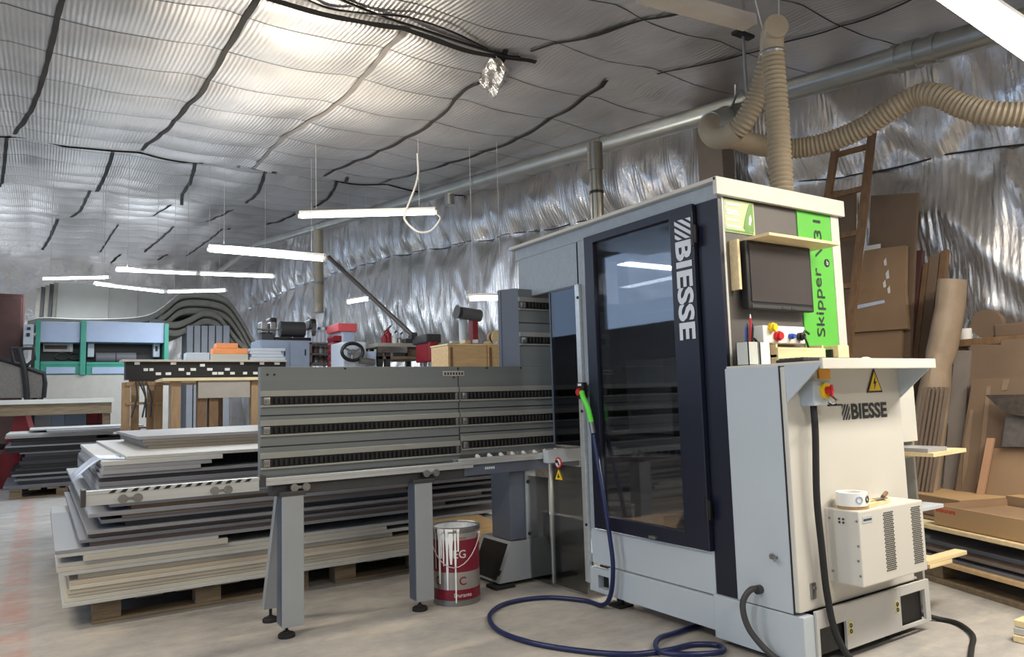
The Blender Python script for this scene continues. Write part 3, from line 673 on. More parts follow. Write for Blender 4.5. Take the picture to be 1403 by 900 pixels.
hp = MB().tube([(2.79 + .04 * math.cos(a), 2.262, 1.40 + .035 * math.sin(a)) for a in [i * PI / 10 for i in range(-1, 12)]], .006, 6); hp.cyl((2.752, 2.25, 1.39), (2.752, 2.275, 1.39), .02, 14); hp.cyl((2.828, 2.25, 1.39), (2.828, 2.275, 1.39), .02, 14)
MB()
wtray = thing('wooden_tray', 'plywood ledge tray under the white button box on the desk', 'tray', (3.0, 2.2, 1.262))
MB().box(2.86, 3.22, 2.17, 2.295, 1.30, 1.312).build('tray_floor', PALE, wtray); MB().box(2.86, 3.22, 2.165, 2.175, 1.262, 1.345, .002).build('tray_front', PALE, wtray)
MB().box(2.86, 2.872, 2.175, 2.295, 1.262, 1.36).build('tray_side', PALE, wtray); MB().box(3.208, 3.22, 2.175, 2.295, 1.262, 1.36).build('tray_side', PALE, wtray)
hpo = thing('headphones', 'black headphones lying on the plywood ledge left of the button box', 'headphones', (2.79, 2.24, 1.31))
hp.bm.free()
MB().tube([(2.80 + .045 * math.cos(a), 2.26, 1.345 + .05 * math.sin(a)) for a in [i * PI / 12 for i in range(13)]], .006, 6).build('headband', BLACK, hpo)
for dx in (-.045, .045): MB().cyl((2.80 + dx - .012, 2.26, 1.34), (2.80 + dx + .012, 2.26, 1.34), .03, 16).build('ear_cup', BLACK, hpo)
MB().box(2.74, 2.86, 2.245, 2.28, 1.262, 1.315).build('headphone_cord', RUBBER, hpo) if False else MB().tube(catmull([(2.757, 2.26, 1.31), (2.75, 2.24, 1.28), (2.79, 2.22, 1.268), (2.84, 2.13, 1.268)], 5), .004, 6).build('headphone_cord', RUBBER, hpo)
kb = thing('keyboard', 'black computer keyboard lying on the desk tray', 'keyboard', (2.95, 2.02, 1.262))
MB().box(2.74, 3.19, 1.95, 2.09, 1.262, 1.28, .004).build('keyboard_case', BLACK, kb)
kk = MB()
for r in range(5):
    for c in range(16): kk.box(2.752 + c * .027, 2.775 + c * .027, 1.957 + r * .026, 1.979 + r * .026, 1.278, 1.286, .002)
kk.build('keyboard_keys', DGREY, kb)
wb = thing('wooden_block', 'small pale wooden block standing on the desk against the green panel', 'block', (3.42, 2.2, 1.262))
MB().box(3.38, 3.47, 2.2, 2.28, 1.262, 1.365, .003).build('block_body', PALE, wb); MB().box(3.362, 3.38, 2.23, 2.27, 1.29, 1.345, .002).build('block_clip', BLACK, wb)
tag(MB().tube([(3.45 + .065 * math.cos(a), 2.1, 1.265 + .03 * math.sin(a)) for a in [i * PI / 10 for i in range(11)]], .005, 6).build('cable_loop', WHITE), 'thin white cable loop standing on the right end of the desk', 'cable')
# tape roll and wooden sticks on the cooling unit
tr_ = thing('tape_roll', 'roll of white printed tape lying on top of the cooling unit', 'tape', (2.92, 1.885, .64))
MB().lathe([(.038, 0), (.062, 0), (.062, .055), (.038, .055), (.038, 0)], (2.915, 1.885, .654), 32).build('printed_tape', WHITE, tr_)
MB().lathe([(.034, -.0), (.06, -.0), (.06, .014), (.034, .014), (.034, 0)], (2.918, 1.885, .64), 32).build('inner_roll', CARDL, tr_)
def ring_on_roll(a, r, m, th):
    ca, sa = math.cos(a), math.sin(a)
    pts = []
    for i in range(17):
        q = 2 * PI * i / 16; off = r * math.cos(q) / .063; aa = a + off
        pts.append((2.915 + .0625 * math.cos(aa), 1.885 + .0625 * math.sin(aa), .682 + r * math.sin(q)))
    return MB().tube(pts, th, 5).build('tape_print', m, tr_)
ring_on_roll(-1.35, .012, BLACK, .0035); ring_on_roll(-2.1, .013, mat('pale_blue_print', (150, 170, 200), .5), .003); ring_on_roll(-.75, .010, BLACK, .002)
for i, (x, y, a, l, m, lab) in enumerate([(3.06, 1.86, .15, .22, PALE, 'pale wooden stick nearest the front on top of the cooling unit'), (3.07, 1.89, .02, .24, PALE, 'pale wooden stick beside the tape roll on the cooling unit'), (3.10, 1.915, -.1, .2, PLY, 'longer-grained wooden stick at the back on the cooling unit')]):
    tag(MB().box(-l / 2, l / 2, -.011, .011, .64, .658, .002, Matrix.Translation((x, y, 0)) @ Matrix.Rotation(a, 4, 'Z')).build('wooden_stick', m), lab, 'stick', 'sticks on the cooling unit')
sp = thing('glue_spatula', 'small spatula with brown wooden handle across the wooden sticks', 'spatula', (3.13, 1.88, .66))
MB().cyl((3.12, 1.87, .668), (3.2, 1.9, .676), .009, 10).build('handle', DARKW, sp); MB().box(3.05, 3.125, 1.85, 1.875, .664, .667).build('blade', STEEL, sp)

# blue hose with lime air gun
hz = thing('air_hose', 'dark blue air hose hanging from the machine and coiled on the floor', 'hose', (2.6, 3.2, 0))
HP = [(2.60, 3.215, .93), (2.592, 3.17, .75), (2.585, 3.12, .55), (2.583, 3.09, .4), (2.585, 3.075, .25), (2.585, 3.10, .1), (2.59, 3.18, .02), (2.58, 3.33, .014), (2.45, 3.52, .013), (2.22, 3.56, .013), (2.03, 3.43, .013), (1.93, 3.2, .013), (1.95, 2.95, .013), (2.06, 2.72, .013), (2.2, 2.55, .013), (2.36, 2.48, .013), (2.52, 2.46, .013), (2.60, 2.38, .013), (2.52, 2.3, .022), (2.38, 2.36, .026), (2.32, 2.47, .022), (2.42, 2.58, .026), (2.6, 2.62, .016), (2.95, 2.66, .013)]
MB().tube(catmull(HP, 10), .0125, 10).build('hose_line', BLHOSE, hz)
ag = [(2.597, 3.30, 1.17), (2.59, 3.28, 1.14), (2.592, 3.245, 1.08), (2.597, 3.225, 1.0)]
MB().tube(catmull(ag, 6), .016, 10).build('air_gun', LIME, hz)
MB().cyl((2.597, 3.224, 1.0), (2.6, 3.216, .94), .015, 10).build('hose_coupling', STEEL, hz)
hz2 = MB().tube(catmull([(3.45, 2.15, .1), (3.62, 2.08, .05), (3.72, 2.0, .014), (3.72, 1.9, .012), (3.6, 1.78, .012), (3.42, 1.7, .012), (3.25, 1.62, .012), (3.1, 1.5, .012)], 10), .0115, 10)
tag(hz2.build('floor_cable', RUBBER), 'black cable running out from the machine base onto the floor', 'cable')

# paint bucket
bk = thing('paint_bucket', 'dripped red and silver paint bucket on the floor beside the steel leg', 'bucket', (2.05, 3.835, 0))
cx, cy = 2.05, 3.835; R_ = .135; HB = .43
MB().lathe([(0, .012), (R_ - .004, .012), (R_, 0), (R_, .03), (R_ + .004, .035)], (cx, cy, 0), 40).build('base_rim', STEEL, bk)
TIN = mat('tin_silver', (176, 172, 170), .3, .7, var=.1)
BRED = mat('bucket_red', (118, 17, 40), .35, var=.08)
MB().lathe([(R_, .03), (R_, .09)], (cx, cy, 0), 40).build('red_band', BRED, bk)
MB().lathe([(R_, .09), (R_, .185)], (cx, cy, 0), 40).build('silver_band', TIN, bk)
MB().lathe([(R_, .185), (R_, .36)], (cx, cy, 0), 40).build('red_band', BRED, bk)
MB().lathe([(R_, .36), (R_ + .003, .4)], (cx, cy, 0), 40).build('silver_band', TIN, bk)
MB().lathe([(R_ + .001, .395), (R_ + .008, .405), (R_ + .008, .425), (R_ + .002, .43), (R_ - .006, .425), (R_ - .008, .36), (R_ - .008, .34), (0.001, .33)], (cx, cy, 0), 40).build('rim', STEEL, bk)
MB().lathe([(R_ - .0085, .42), (R_ - .01, .34), (.001, .335)], (cx, cy, 0), 40).build('paint_lining', mat('dried_white_paint', (214, 220, 226), .5, var=.15, scale=30), bk)
face_a = math.atan2(-cy, -cx)          # towards the viewer side of the bucket
def on_can(a, z, r=R_ + .0015): return Vector((cx + r * math.cos(face_a + a), cy + r * math.sin(face_a + a), z))
def can_patch(poly, m, name, r=R_ + .0015):
    mb = MB(); mb.sm = True
    mb.bm.faces.new([mb.bm.verts.new(on_can(a, z, r)) for a, z in poly]); return mb.build(name, m, bk)
dr = MB()
for a, w, zb in ((-.95, .06, .2), (-.72, .09, .12), (-.52, .05, .22), (-.36, .07, .09), (-.2, .1, .23), (-.02, .05, .02), (.1, .06, .3), (-.62, .05, .26)):
    n = 14; L_, R2 = [], []
    for i in range(n + 1):
        z = .425 + (zb - .425) * i / n; ww = 1.45 * w * (.55 + .45 * abs(noise.noise((a * 7, z * 14, 2)))) * (1 - .5 * i / n); rr = R_ + .009 if z > .4 else R_ + .004
        L_.append(dr.bm.verts.new(on_can(a - ww, z, rr))); R2.append(dr.bm.verts.new(on_can(a + ww, z, rr)))
    for i in range(n): dr.bm.faces.new((L_[i], L_[i + 1], R2[i + 1], R2[i]))
dr.build('paint_drips', DRIP, bk)
def can_text(s, a0, z, h, m, n='lettering'):
    t = text(n, s, m, bk, (0, 0, 0), (1, 0, 0), (0, 1, 0), None, h, .01, 0)
    for v in t.data.vertices: v.co = on_can(a0 + v.co.x / R_, z + v.co.y, R_ + .002)
can_text('EG', -.1, .262, .045, mat('silver_grey_print', (206, 200, 200), .4)); can_text('Adesivi', -.05, .365, .016, mat('maroon_print', (120, 30, 50), .4)); can_text('C', -1.0, .115, .045, BRED); can_text('C', .12, .115, .045, BRED); can_text('Durante', -.1, .05, .022, mat('silver_grey_print', (206, 200, 200), .4))
hw = []
for i in range(15):
    q = PI * i / 14; a = -1.35 + 2.55 * i / 14
    hw.append(on_can(a, .385 - .17 * math.sin(q), R_ + .014))
MB().tube(hw, .003, 6).build('bail_handle', mat('pale_wire', (214, 200, 204), .35, .4), bk)
for a in (-1.35, 1.2): MB().ball(on_can(a, .385, R_ + .008), .012).build('handle_lug', mat('pale_wire', (214, 200, 204), .35, .4), bk)

# ------------------------------------------------------------------ board stack behind the roller table
def pallet(x0, x1, y0, y1, label, group=None, z=0):
    p = thing('wooden_pallet', label, 'pallet', ((x0 + x1) / 2, (y0 + y1) / 2, z), group)
    for i in range(3):
        yy = y0 + .02 + (y1 - y0 - .14) * i / 2
        MB().box(x0, x1, yy - .02, yy + .12, z, z + .02, .002).build('bottom_board', OLDW, p)
        for j in range(3):
            xx = x0 + (x1 - x0 - .14) * j / 2
            MB().box(xx, xx + .14, yy - .01, yy + .11, z + .02, z + .105, .003).build('block', OLDW, p)
    for j in range(6):
        xx = x0 + (x1 - x0 - .14) * j / 5; MB().box(xx, xx + .14, y0, y1, z + .105, z + .127, .002).build('deck_board', OLDW, p)
    return p
pallet(.27, 1.45, 4.66, 5.9, 'wooden pallet under the left half of the big board stack', 'pallets under the big stack')
pallet(1.62, 2.85, 4.66, 5.9, 'wooden pallet under the right half of the big board stack', 'pallets under the big stack')
for j, (xa, xb) in enumerate([(.4, 1.35), (1.7, 2.75)]): pass
FY = 4.6
S = []  # x0, x1, y0, y1, thick, material
def sb(x0, x1, t, m, y0=FY, y1=7.2, g=0.001): S.append((x0, x1, y0, y1, t, m, g))
z = .128
sb(.13, 2.95, .018, 'white', FY - .02); sb(.14, 2.6, .022, 'cream'); sb(.15, 2.9, .018, 'cream', FY + .01); sb(.15, 2.2, .022, 'beige'); sb(.16, 2.95, .02, 'cream', FY - .01); sb(.16, 2.85, .022, 'beige')
sb(.2, 2.0, .03, 'cream', FY + .03); sb(.12, 2.8, .02, 'white', FY); sb(.10, 1.95, .022, 'cream'); sb(.1, 2.95, .02, 'white', FY + .01); sb(.22, .95, .03, 'cream', FY - .01); sb(.1, .9, .018, 'white', FY, 6.9)
sb(.09, 2.9, .018, 'grey', FY, 6.3); sb(.25, 2.4, .022, 'brown', FY + .03); sb(.2, 2.95, .018, 'mid', FY + .01, 7.4); sb(.24, 2.7, .022, 'brown', FY + .04); sb(.235, 2.95, .018, 'grey', FY, 7.55)
sb(.42, 2.3, .028, 'dark', FY + .05); sb(.3, 2.95, .02, 'mid', FY + .02); sb(.4, 2.1, .018, 'brown', FY + .01); sb(.24, 2.9, .02, 'grey', FY - .005, 8.4)
sb(.45, 2.6, .02, 'tan', FY + .06); sb(.34, 2.95, .022, 'mid', FY + .03); sb(.3, 2.5, .022, 'grey', FY + .03); sb(.29, 2.95, .024, 'mid', FY + .02); sb(.285, 2.9, .022, 'mid', FY + .01); sb(.285, 2.95, .022, 'grey', FY + .01)
sb(.285, 2.9, .024, 'mid', FY); sb(.285, 2.9, .02, 'dark', FY + .03); sb(.29, 2.85, .018, 'grey', FY + .015)
sb(.30, .80, .022, 'light', FY, 7.1); sb(.305, .86, .022, 'light', FY + .005, 7.1); sb(.3, .92, .024, 'white', FY, 7.15)
sb(.42, 2.5, .018, 'white', FY + .03, 7.25)
CN = {'cream': 'cream laminated', 'white': 'white laminated', 'beige': 'beige chipboard', 'brown': 'brown laminated', 'grey': 'pale grey laminated', 'mid': 'grey laminated', 'dark': 'charcoal', 'tan': 'tan laminated', 'black': 'black', 'light': 'light grey laminated', 'taupe': 'taupe laminated'}
for i, (x0, x1, y0, y1, t, m, g) in enumerate(S):
    z += g
    o = MB().box(x0, x1, y0, y1, z, z + t, .0015).build('board', BOARDM[m])
    tag(o, '%s board, %s from the bottom of the big stack behind the roller table' % (CN[m], ordw(i + 1)), 'board', 'boards in the big stack'); z += t
ZT = z
# short dark/loose offcuts tucked at the front and the top pack
tag(MB().box(.92, 2.5, FY + .02, 6.9, .935 - .075, .935 - .052, .001).build('board', BOARDM['dark']), 'charcoal board showing dark behind the short light boards near the stack top', 'board', 'boards in the big stack') if False else None
z = ZT
for i, (x0, x1, m) in enumerate(((.60, 2.3, 'taupe'), (.58, 2.2, 'taupe'), (.57, 2.35, 'taupe'), (.545, 2.3, 'light'))):
    z += .001; o = MB().box(x0, x1, 5.3, 6.9, z, z + .02, .0015).build('board', BOARDM[m]); z += .02
    tag(o, '%s board, %s layer of the small pack topping the big stack' % (CN[m], ordw(i + 1)), 'board', 'boards in the top pack')
fm = MB().grid(lambda a, b: Vector((.292 - .004 + .14 * a - .13 * max(0, b - .55) * 0, FY + .02 + .5 * b, ZT - .018 + .004)) if 0 else Vector((.415 - .24 * a, FY + .04 + .42 * b + .25 * a, ZT - .014 - .26 * max(0, a - .48) ** 1.2 + .006 * math.sin(b * 7))), 10, 8)
o = fm.build('plastic_film', mat('blue_white_film', (190, 202, 226), .25, var=.05)); so = o.modifiers.new('s', 'SOLIDIFY'); so.thickness = .002
tag(o, 'bluish protective film folded over the left corner of the stack', 'film')
tag(MB().box(2.22, 2.72, 4.12, 4.52, .30, .318, .002, ).build('board', PLY), 'loose pale plywood offcut lying flat behind the paint bucket', 'board') if False else None
pw = thing('plywood_sheet', 'pale plywood offcut tilted against the big stack behind the paint bucket', 'board', (2.4, 4.4, 0))
MB().prism([(2.2, 4.265, .2), (2.64, 4.265, .2), (2.73, 4.42, .264), (2.62, 4.565, .324), (2.2, 4.565, .324)], (0, -.006, .015)).build('sheet', PLY, pw); MB().box(2.22, 2.58, 4.275, 4.34, 0, .2, .003).build('support_block', DARKW, pw)

# left stack far behind
pallet(-.30, .9, 11.9, 13.0, 'grey wooden pallet under the dark board stack at left')
z = .128
LS = [(-.3, 1.2, .02, 'mid', 0), (-.37, 1.3, .03, 'mid', .0), (-.2, .9, .02, 'dark', .03), (-.22, .95, .03, 'dark', .02), (-.25, .9, .03, 'mid', 0), (-.2, .8, .035, 'black', .04), (-.28, .95, .025, 'grey', 0), (-.3, 1.2, .04, 'black', .04), (-.24, 1.3, .03, 'dark', .02), (-.18, 1.3, .05, 'black', .01), (-.2, 1.3, .05, 'dark', .0), (-.17, 1.3, .05, 'black', .0), (-.14, 1.3, .04, 'dark', .0), (-.2, 1.3, .018, 'mid', 0), (-.36, 1.2, .04, 'black', .05), (-.37, 1.2, .03, 'black', .03), (-.36, 1.35, .022, 'grey', 0), (-.3, 1.2, .05, 'dark', .05), (-.28, .7, .045, 'black', .04), (-.37, .9, .03, 'light', 0), (-.36, 1.25, .03, 'white', 0), (.1, 1.4, .03, 'light', -.12), (-.1, 1.3, .02, 'white', .1)]
for i, (x0, x1, t, m, dy) in enumerate(LS):
    o = MB().box(x0, x1, 11.92 + dy, 13.6, z, z + t, .002).build('board', BOARDM[m]); z += t + .001
    tag(o, '%s board, %s from the bottom of the dark stack at the left' % (CN[m], ordw(i + 1)), 'board', 'boards in the left stack')

# ------------------------------------------------------------------ things farther back on the left
def pb(u0, v0, u1, v1, Y):
    um, vm = (u0 + u1) / 2, (v0 + v1) / 2
    return at(u0, vm, 'Y', Y).x, at(u1, vm, 'Y', Y).x, at(um, v1, 'Y', Y).z, at(um, v0, 'Y', Y).z
# long white topped bench
x0, x1, z0, z1 = pb(-30, 547, 156, 570, 13.4)
bn = thing('work_bench', 'long white topped workbench in front of the green machine', 'bench', (x0, 13.8, 0))
MB().box(x0, x1, 13.4, 14.3, z1 - .07, z1, .005).build('bench_top', FLOORPALE, bn); MB().box(x0 + .03, x1 - .03, 13.43, 14.27, z1 - .24, z1 - .07).build('apron', OLDW, bn)
for xx, yy in ((x0 + .1, 13.5), (x1 - .15, 13.5), (x0 + .1, 14.1), (x1 - .15, 14.1)): MB().box(xx, xx + .1, yy, yy + .1, 0, z1 - .24).build('leg', OLDW, bn)
# red trestle, crates, boxes under the bench
x0, x1, z0, z1 = pb(0, 563, 45, 600, 12.95 + .9)
rt = thing('red_trestle', 'dark red trestle stand under the white bench at far left', 'trestle', ((x0 + x1) / 2, 13.7, 0))
MB().prism([(x0 - .1, 13.7, 0), (x1 + .2, 13.7, 0), (x1 - .12, 13.7, z1), (x0 + .22, 13.7, z1)], (0, .05, 0)).build('panel', DRED, rt); MB().prism([(x1 + .2, 13.68, 0), (x1 + .27, 13.68, 0), (x1 - .05, 13.68, z1), (x1 - .12, 13.68, z1)], (0, .09, 0)).build('edge', mat('faded_red', (206, 110, 112), .5), rt)
for i, (u0, v0, u1, m, lab) in enumerate([(47, 563, 70, LWHITE, 'bluish white carton under the white bench beside the red trestle'), (70, 560, 88, SKYP, 'pale blue carton in the middle under the white bench'), (88, 561, 118, BLUEGR, 'grey-blue bin under the white bench next to the red crates')]):
    x0, x1, z0, z1 = pb(u0, v0, u1, 600, 14.0); c = thing('carton', lab, 'box', ((x0 + x1) / 2, 14.2, 0), 'boxes under the white bench')
    MB().box(x0, x1, 14.0, 14.25, 0, z1 - .04, .01).build('carton_body', m, c); MB().box(x0 - .01, x1 + .01, 13.99, 14.26, z1 - .04, z1, .01).build('carton_lid', m, c)
for i, (u0, u1, lab) in enumerate([(119, 134, 'dark red slatted crate right of the grey-blue bin'), (135, 151, 'dark red slatted crate nearest the timber posts')]):
    x0, x1, z0, z1 = pb(u0, 559, u1, 600, 14.0); c = thing('crate', lab, 'crate', ((x0 + x1) / 2, 14.2, 0), 'red crates under the bench')
    MB().box(x0, x1, 14.02, 14.4, 0, z1 - .01).build('crate_body', BLACK, c)
    for q in range(4): MB().box(x0, x1, 14.0, 14.02, z1 * q / 4 + .04, z1 * (q + 1) / 4 - .02).build('slat', DRED, c)
# office chair
oc = thing('office_chair', 'black framed mesh office chair behind the white bench', 'chair', (-.25, 14.9, 0))
def q(u, v, Y=14.9): return at(u, v, 'Y', Y)
MB().tube([q(u, v) for u, v in ((-18, 505), (0, 492), (18, 497), (40, 505), (60, 512), (62, 525), (60, 545))], .035, 8).build('backrest_frame', BLACK, oc)
me_ = MB(); me_.bm.faces.new([me_.bm.verts.new(q(u, v, 14.92)) for u, v in ((-18, 505), (0, 494), (20, 499), (60, 513), (58, 545), (-18, 545))]); ms = me_.build('backrest_mesh', mat('grey_mesh', (128, 122, 116), .9, var=.2, scale=60), oc); ms.modifiers.new('s', 'SOLIDIFY').thickness = .01
MB().tube([q(u, v, 14.85) for u, v in ((26, 478), (33, 505), (36, 530), (38, 565))], .045, 8).build('spine', BLACK, oc)
MB().tube([q(u, v, 14.85) for u, v in ((15, 478), (46, 477), (47, 492), (38, 500), (20, 497), (15, 478))], .03, 8).build('headrest', BLACK, oc)
MB().box(-.75, .3, 14.5, 15.0, .55, .66, .03).build('seat', BLACK, oc); MB().cyl((-.25, 14.8, .1), (-.25, 14.8, .56), .04, 10).build('gas_column', STEEL, oc)
for i in range(5):
    a = 2 * PI * i / 5 + .3; MB().cyl((-.25, 14.8, .11), (-.25 + .35 * math.cos(a), 14.8 + .35 * math.sin(a), .07), .025, 8).build('leg', BLACK, oc); MB().ball((-.25 + .35 * math.cos(a), 14.8 + .35 * math.sin(a), .035), .035).build('caster', RUBBER, oc)
# teal and white two-bay machine
GY = 16.0
gm = thing('sanding_machine', 'white and teal two-bay sanding machine at the back left', 'machine', (.9, 16.6, 0))
def gb(u0, v0, u1, v1, name, m, dy=0, dd=.1, bev=.01, par=None):
    x0, x1, z0, z1 = pb(u0, v0, u1, v1, GY + dy); return MB().box(x0, x1, GY + dy, GY + dy + dd, z0, z1, bev).build(name, m, par or gm)
gb(55, 441, 110, 469, 'hood', SKYP, 0, 1.2); gb(117, 441, 225, 469, 'hood', SKYP, 0, 1.2)
gb(48, 438, 55, 513, 'post', TEAL, -.06, 1.3); gb(110, 439, 118, 514, 'post', TEAL, -.06, 1.3); gb(225, 443, 231, 513, 'post', TEAL, -.06, 1.3)
gb(55, 469, 225, 496, 'bay', BLACK, .4, .7)
gb(55, 495, 110, 500, 'ledge', TEAL, -.02, .5); gb(118, 496, 225, 500, 'ledge', TEAL, -.02, .5)
gb(55, 500, 110, 513, 'lower_panel', TEAL, -.01, .6); gb(118, 500, 225, 513, 'lower_panel', TEAL, -.01, .6)
gb(63, 503, 103, 512, 'inset_panel', SKYP, -.03, .03); gb(126, 503, 220, 512, 'inset_panel', SKYP, -.03, .03)
gb(58, 513, 230, 700, 'body', mat('warm_grey_paint', (190, 186, 178), .5), 0, 1.1)
gb(59, 470, 95, 482, 'control_unit', mat('cream_unit', (214, 206, 206), .5), .3, .2); gb(61, 473, 92, 478, 'unit_display', BROWN, .28, .02); gb(95, 469, 100, 482, 'bracket', WHITE, .28, .2)
gb(120, 470, 129, 489, 'lamp_box', LWHITE, .2, .2); gb(210, 469, 219, 489, 'lamp_box', LWHITE, .2, .2); gb(213, 474, 216, 481, 'display', BLACK, .18, .02)
gb(32, 444, 46, 472, 'control_panel', LWHITE, -.1, .3)
gb(37, 448, 42, 452, 'display', BLACK, -.13, .03); gb(36, 456, 41, 461, 'display', BLACK, -.13, .03)
for u in (142, 170): 
    p0 = at(u - 11, 490, 'Y', GY + .3); p1 = at(u + 16, 490, 'Y', GY + .3); MB().cyl(p0, p1, .1, 14).build('sanding_roller', mat('grey_roller', (110, 108, 112), .6), gm)
for u in (85, 103):
    p = at(u, 488, 'Y', GY + .35); MB().tube([(p.x + .11 * math.cos(a), p.y, p.z + .06 * math.sin(a)) for a in [i * PI / 8 for i in range(17)]], .014, 6).build('chain', STEEL, gm)
# tall white boards and leaning sheets behind it
for i, (u0, u1, v0, lab) in enumerate([(74, 150, 385, 'tall white board, left one of three behind the teal machine'), (151, 190, 389, 'tall white board, middle one of three behind the teal machine'), (191, 232, 388, 'tall white board, right one of three behind the teal machine')]):
    x0, x1, z0, z1 = pb(u0, v0, u1, 432, 19.6 + .1 * i); tag(MB().prism([(x0, 19.6 + .1 * i, 0), (x1, 19.6 + .1 * i, 0), (x1, 20.1 + .1 * i, z1), (x0, 20.1 + .1 * i, z1)], (0, .05, 0)).build('tall_board', FLOORPALE), lab, 'board', 'white boards at the back')
for i in range(5):
    u = 46 + i * 6; x0, x1, z0, z1 = pb(u, 384 + (4 - i) * 2, u + 5, 430, 18.9 + .12 * i)
    tag(MB().prism([(x0 - .1, 18.9 + .12 * i, 0), (x1 - .1, 18.9 + .12 * i, 0), (x1 + .05, 19.2 + .12 * i, z1), (x0 + .05, 19.2 + .12 * i, z1)], (.02, .05, 0)).build('dark_panel', [FELT, DGREY, FELT, DGREY, FELT][i]), '%s narrow dark panel leaning left of the tall white boards' % ordw(i + 1), 'panel', 'dark leaning panels')
x0, x1, z0, z1 = pb(-20, 402, 32, 500, 18.2); bc = thing('brown_cabinet', 'dark red-brown cabinet at the far left edge of the hall', 'cabinet', (x0, 18.5, 0))
MB().box(x0, x1, 18.2, 19, 0, z1, .02).build('cabinet_body', BROWN, bc); MB().box(x0 + .1, x1 - .04, 18.17, 18.2, .3, z1 - .08, .01).build('door', BROWN, bc)
# stacked wavy felt covered sheets
def wavy(i, label):
    Y0 = 17.3; top = [(38, 438), (60, 434), (110, 436), (170, 435), (205, 430), (228, 416), (245, 402), (262, 398), (290, 400), (312, 408), (330, 432), (352, 470), (372, 486)]
    low = [(205, 452), (225, 456), (243, 458), (262, 451), (280, 442), (298, 446), (312, 462), (330, 484), (350, 500)]
    src = catmull([Vector((u, v, 0)) for u, v in (top if i < 3 else low)], 4)
    off = (i * 11) if i < 3 else (i - 3) * 11 - 18
    mb = MB(); pts = []
    for p in src:
        if i in (0, 1, 2) and i > 0 and p.x < 165 + i * 14: continue
        w_ = at(p.x, p.y + off, 'Y', Y0); pts.append(w_)
    th = .16; prof = [(1.6, 0), (.07, 0), (.015, -.02), (0, -.06), (0, -th + .06), (.015, -th + .02), (.07, -th), (1.6, -th)]
    rec = .03 * (i % 3)
    rows_ = [[mb.bm.verts.new(a + Vector((0, q_[0] + rec, q_[1]))) for q_ in prof] for a in pts]
    for A, B in zip(rows_, rows_[1:]):
        for q_ in range(len(prof)): mb.bm.faces.new((A[q_], B[q_], B[(q_ + 1) % len(prof)], A[(q_ + 1) % len(prof)]))
    mb.bm.faces.new(rows_[0]); mb.bm.faces.new(rows_[-1][::-1]); mb.sm = True
    tag(mb.build('curved_sheet', FELT), label, 'sheet', 'grey curved sheets at the back')
for i, lab in enumerate(['topmost long grey curved sheet humped behind the teal machine', 'second grey curved sheet from the top of the humped stack', 'third grey curved sheet from the top of the humped stack', 'fourth grey curved sheet from the top of the humped stack', 'lowest grey curved sheet of the humped stack']): wavy(i, lab)
ub = 255
for i in range(6):
    x0, x1, z0, z1 = pb(256 + i * 10, 446, 264.5 + i * 10, 495, 17.2); tag(MB().box(x0, x1, 17.2, 17.9, 0, z1, .01).build('upright_slab', mat('grey_blue_slab', (166, 170, 178), .6)), '%s upright pale slab from the left under the humped sheets' % ordw(i + 1), 'slab', 'slabs under the curved sheets')
# black gantry beam with white clips, on trestles
x0, x1, z0, z1 = pb(168, 493, 392, 519, 11.6)
gb_ = thing('clamp_beam', 'long black clamping beam with white clips on timber trestles', 'clamp', (x0, 11.8, 0))
MB().box(x0 - .02, x1, 11.55, 11.9, z1 - .03, z1, .004).build('top_plate', mat('worn_plate', (190, 184, 176), .5, .3), gb_)
MB().box(x0 + .04, x1, 11.62, 11.85, z0, z1 - .03).build('beam', BLACK, gb_)
random.seed(11)
for i in range(22):
    xx = x0 + .15 + (x1 - x0 - .3) * i / 21 + random.uniform(-.03, .03); zz = random.choice((z0 + .06, z0 + .12, z1 - .1, z1 - .07)); MB().box(xx, xx + random.uniform(.05, .09), 11.595, 11.62, zz, zz + .04, .004).build('clip', WHITE, gb_)
for uu in (185, 207, 300, 372):
    p = at(uu, 545, 'Y', 11.7); MB().box(p.x - .05, p.x + .05, 11.66, 11.78, 0, z0 - .05, .004).build('leg', TIMB if uu != 300 else DARKW, gb_)
MB().box(x0 + .1, x1 - .1, 11.65, 11.82, z0 - .08, z0).build('bearer', DARKW, gb_)
p0 = at(172, 530, 'Y', 11.55); p1 = at(222, 530, 'Y', 11.55)
tr2 = thing('timber_trestle', 'rough timber trestle with cables under the left end of the clamping beam', 'trestle', (p0.x, 11.5, 0))
for uu in (172, 217): 
    p = at(uu, 560, 'Y', 11.4); MB().box(p.x - .05, p.x + .05, 11.35, 11.45, 0, at(uu, 524, 'Y', 11.4).z, .004).build('leg', TIMB, tr2)
for v0, v1 in ((523, 529), (550, 555)):
    a = at(172, v1, 'Y', 11.4); c = at(222, v0, 'Y', 11.4); MB().box(a.x, c.x, 11.33, 11.46, a.z, c.z, .003).build('rail', TIMB, tr2)
for uu, du in ((186, -6), (195, 0), (200, 6), (190, 10)):
    a = at(uu, 522, 'Y', 11.3); c = at(uu + du, 572, 'Y', 11.3); MB().tube(catmull([a, (a + c) / 2 + Vector((.04, 0, .02)), c], 5), .012, 6).build('hanging_cable', DGREY, tr2)
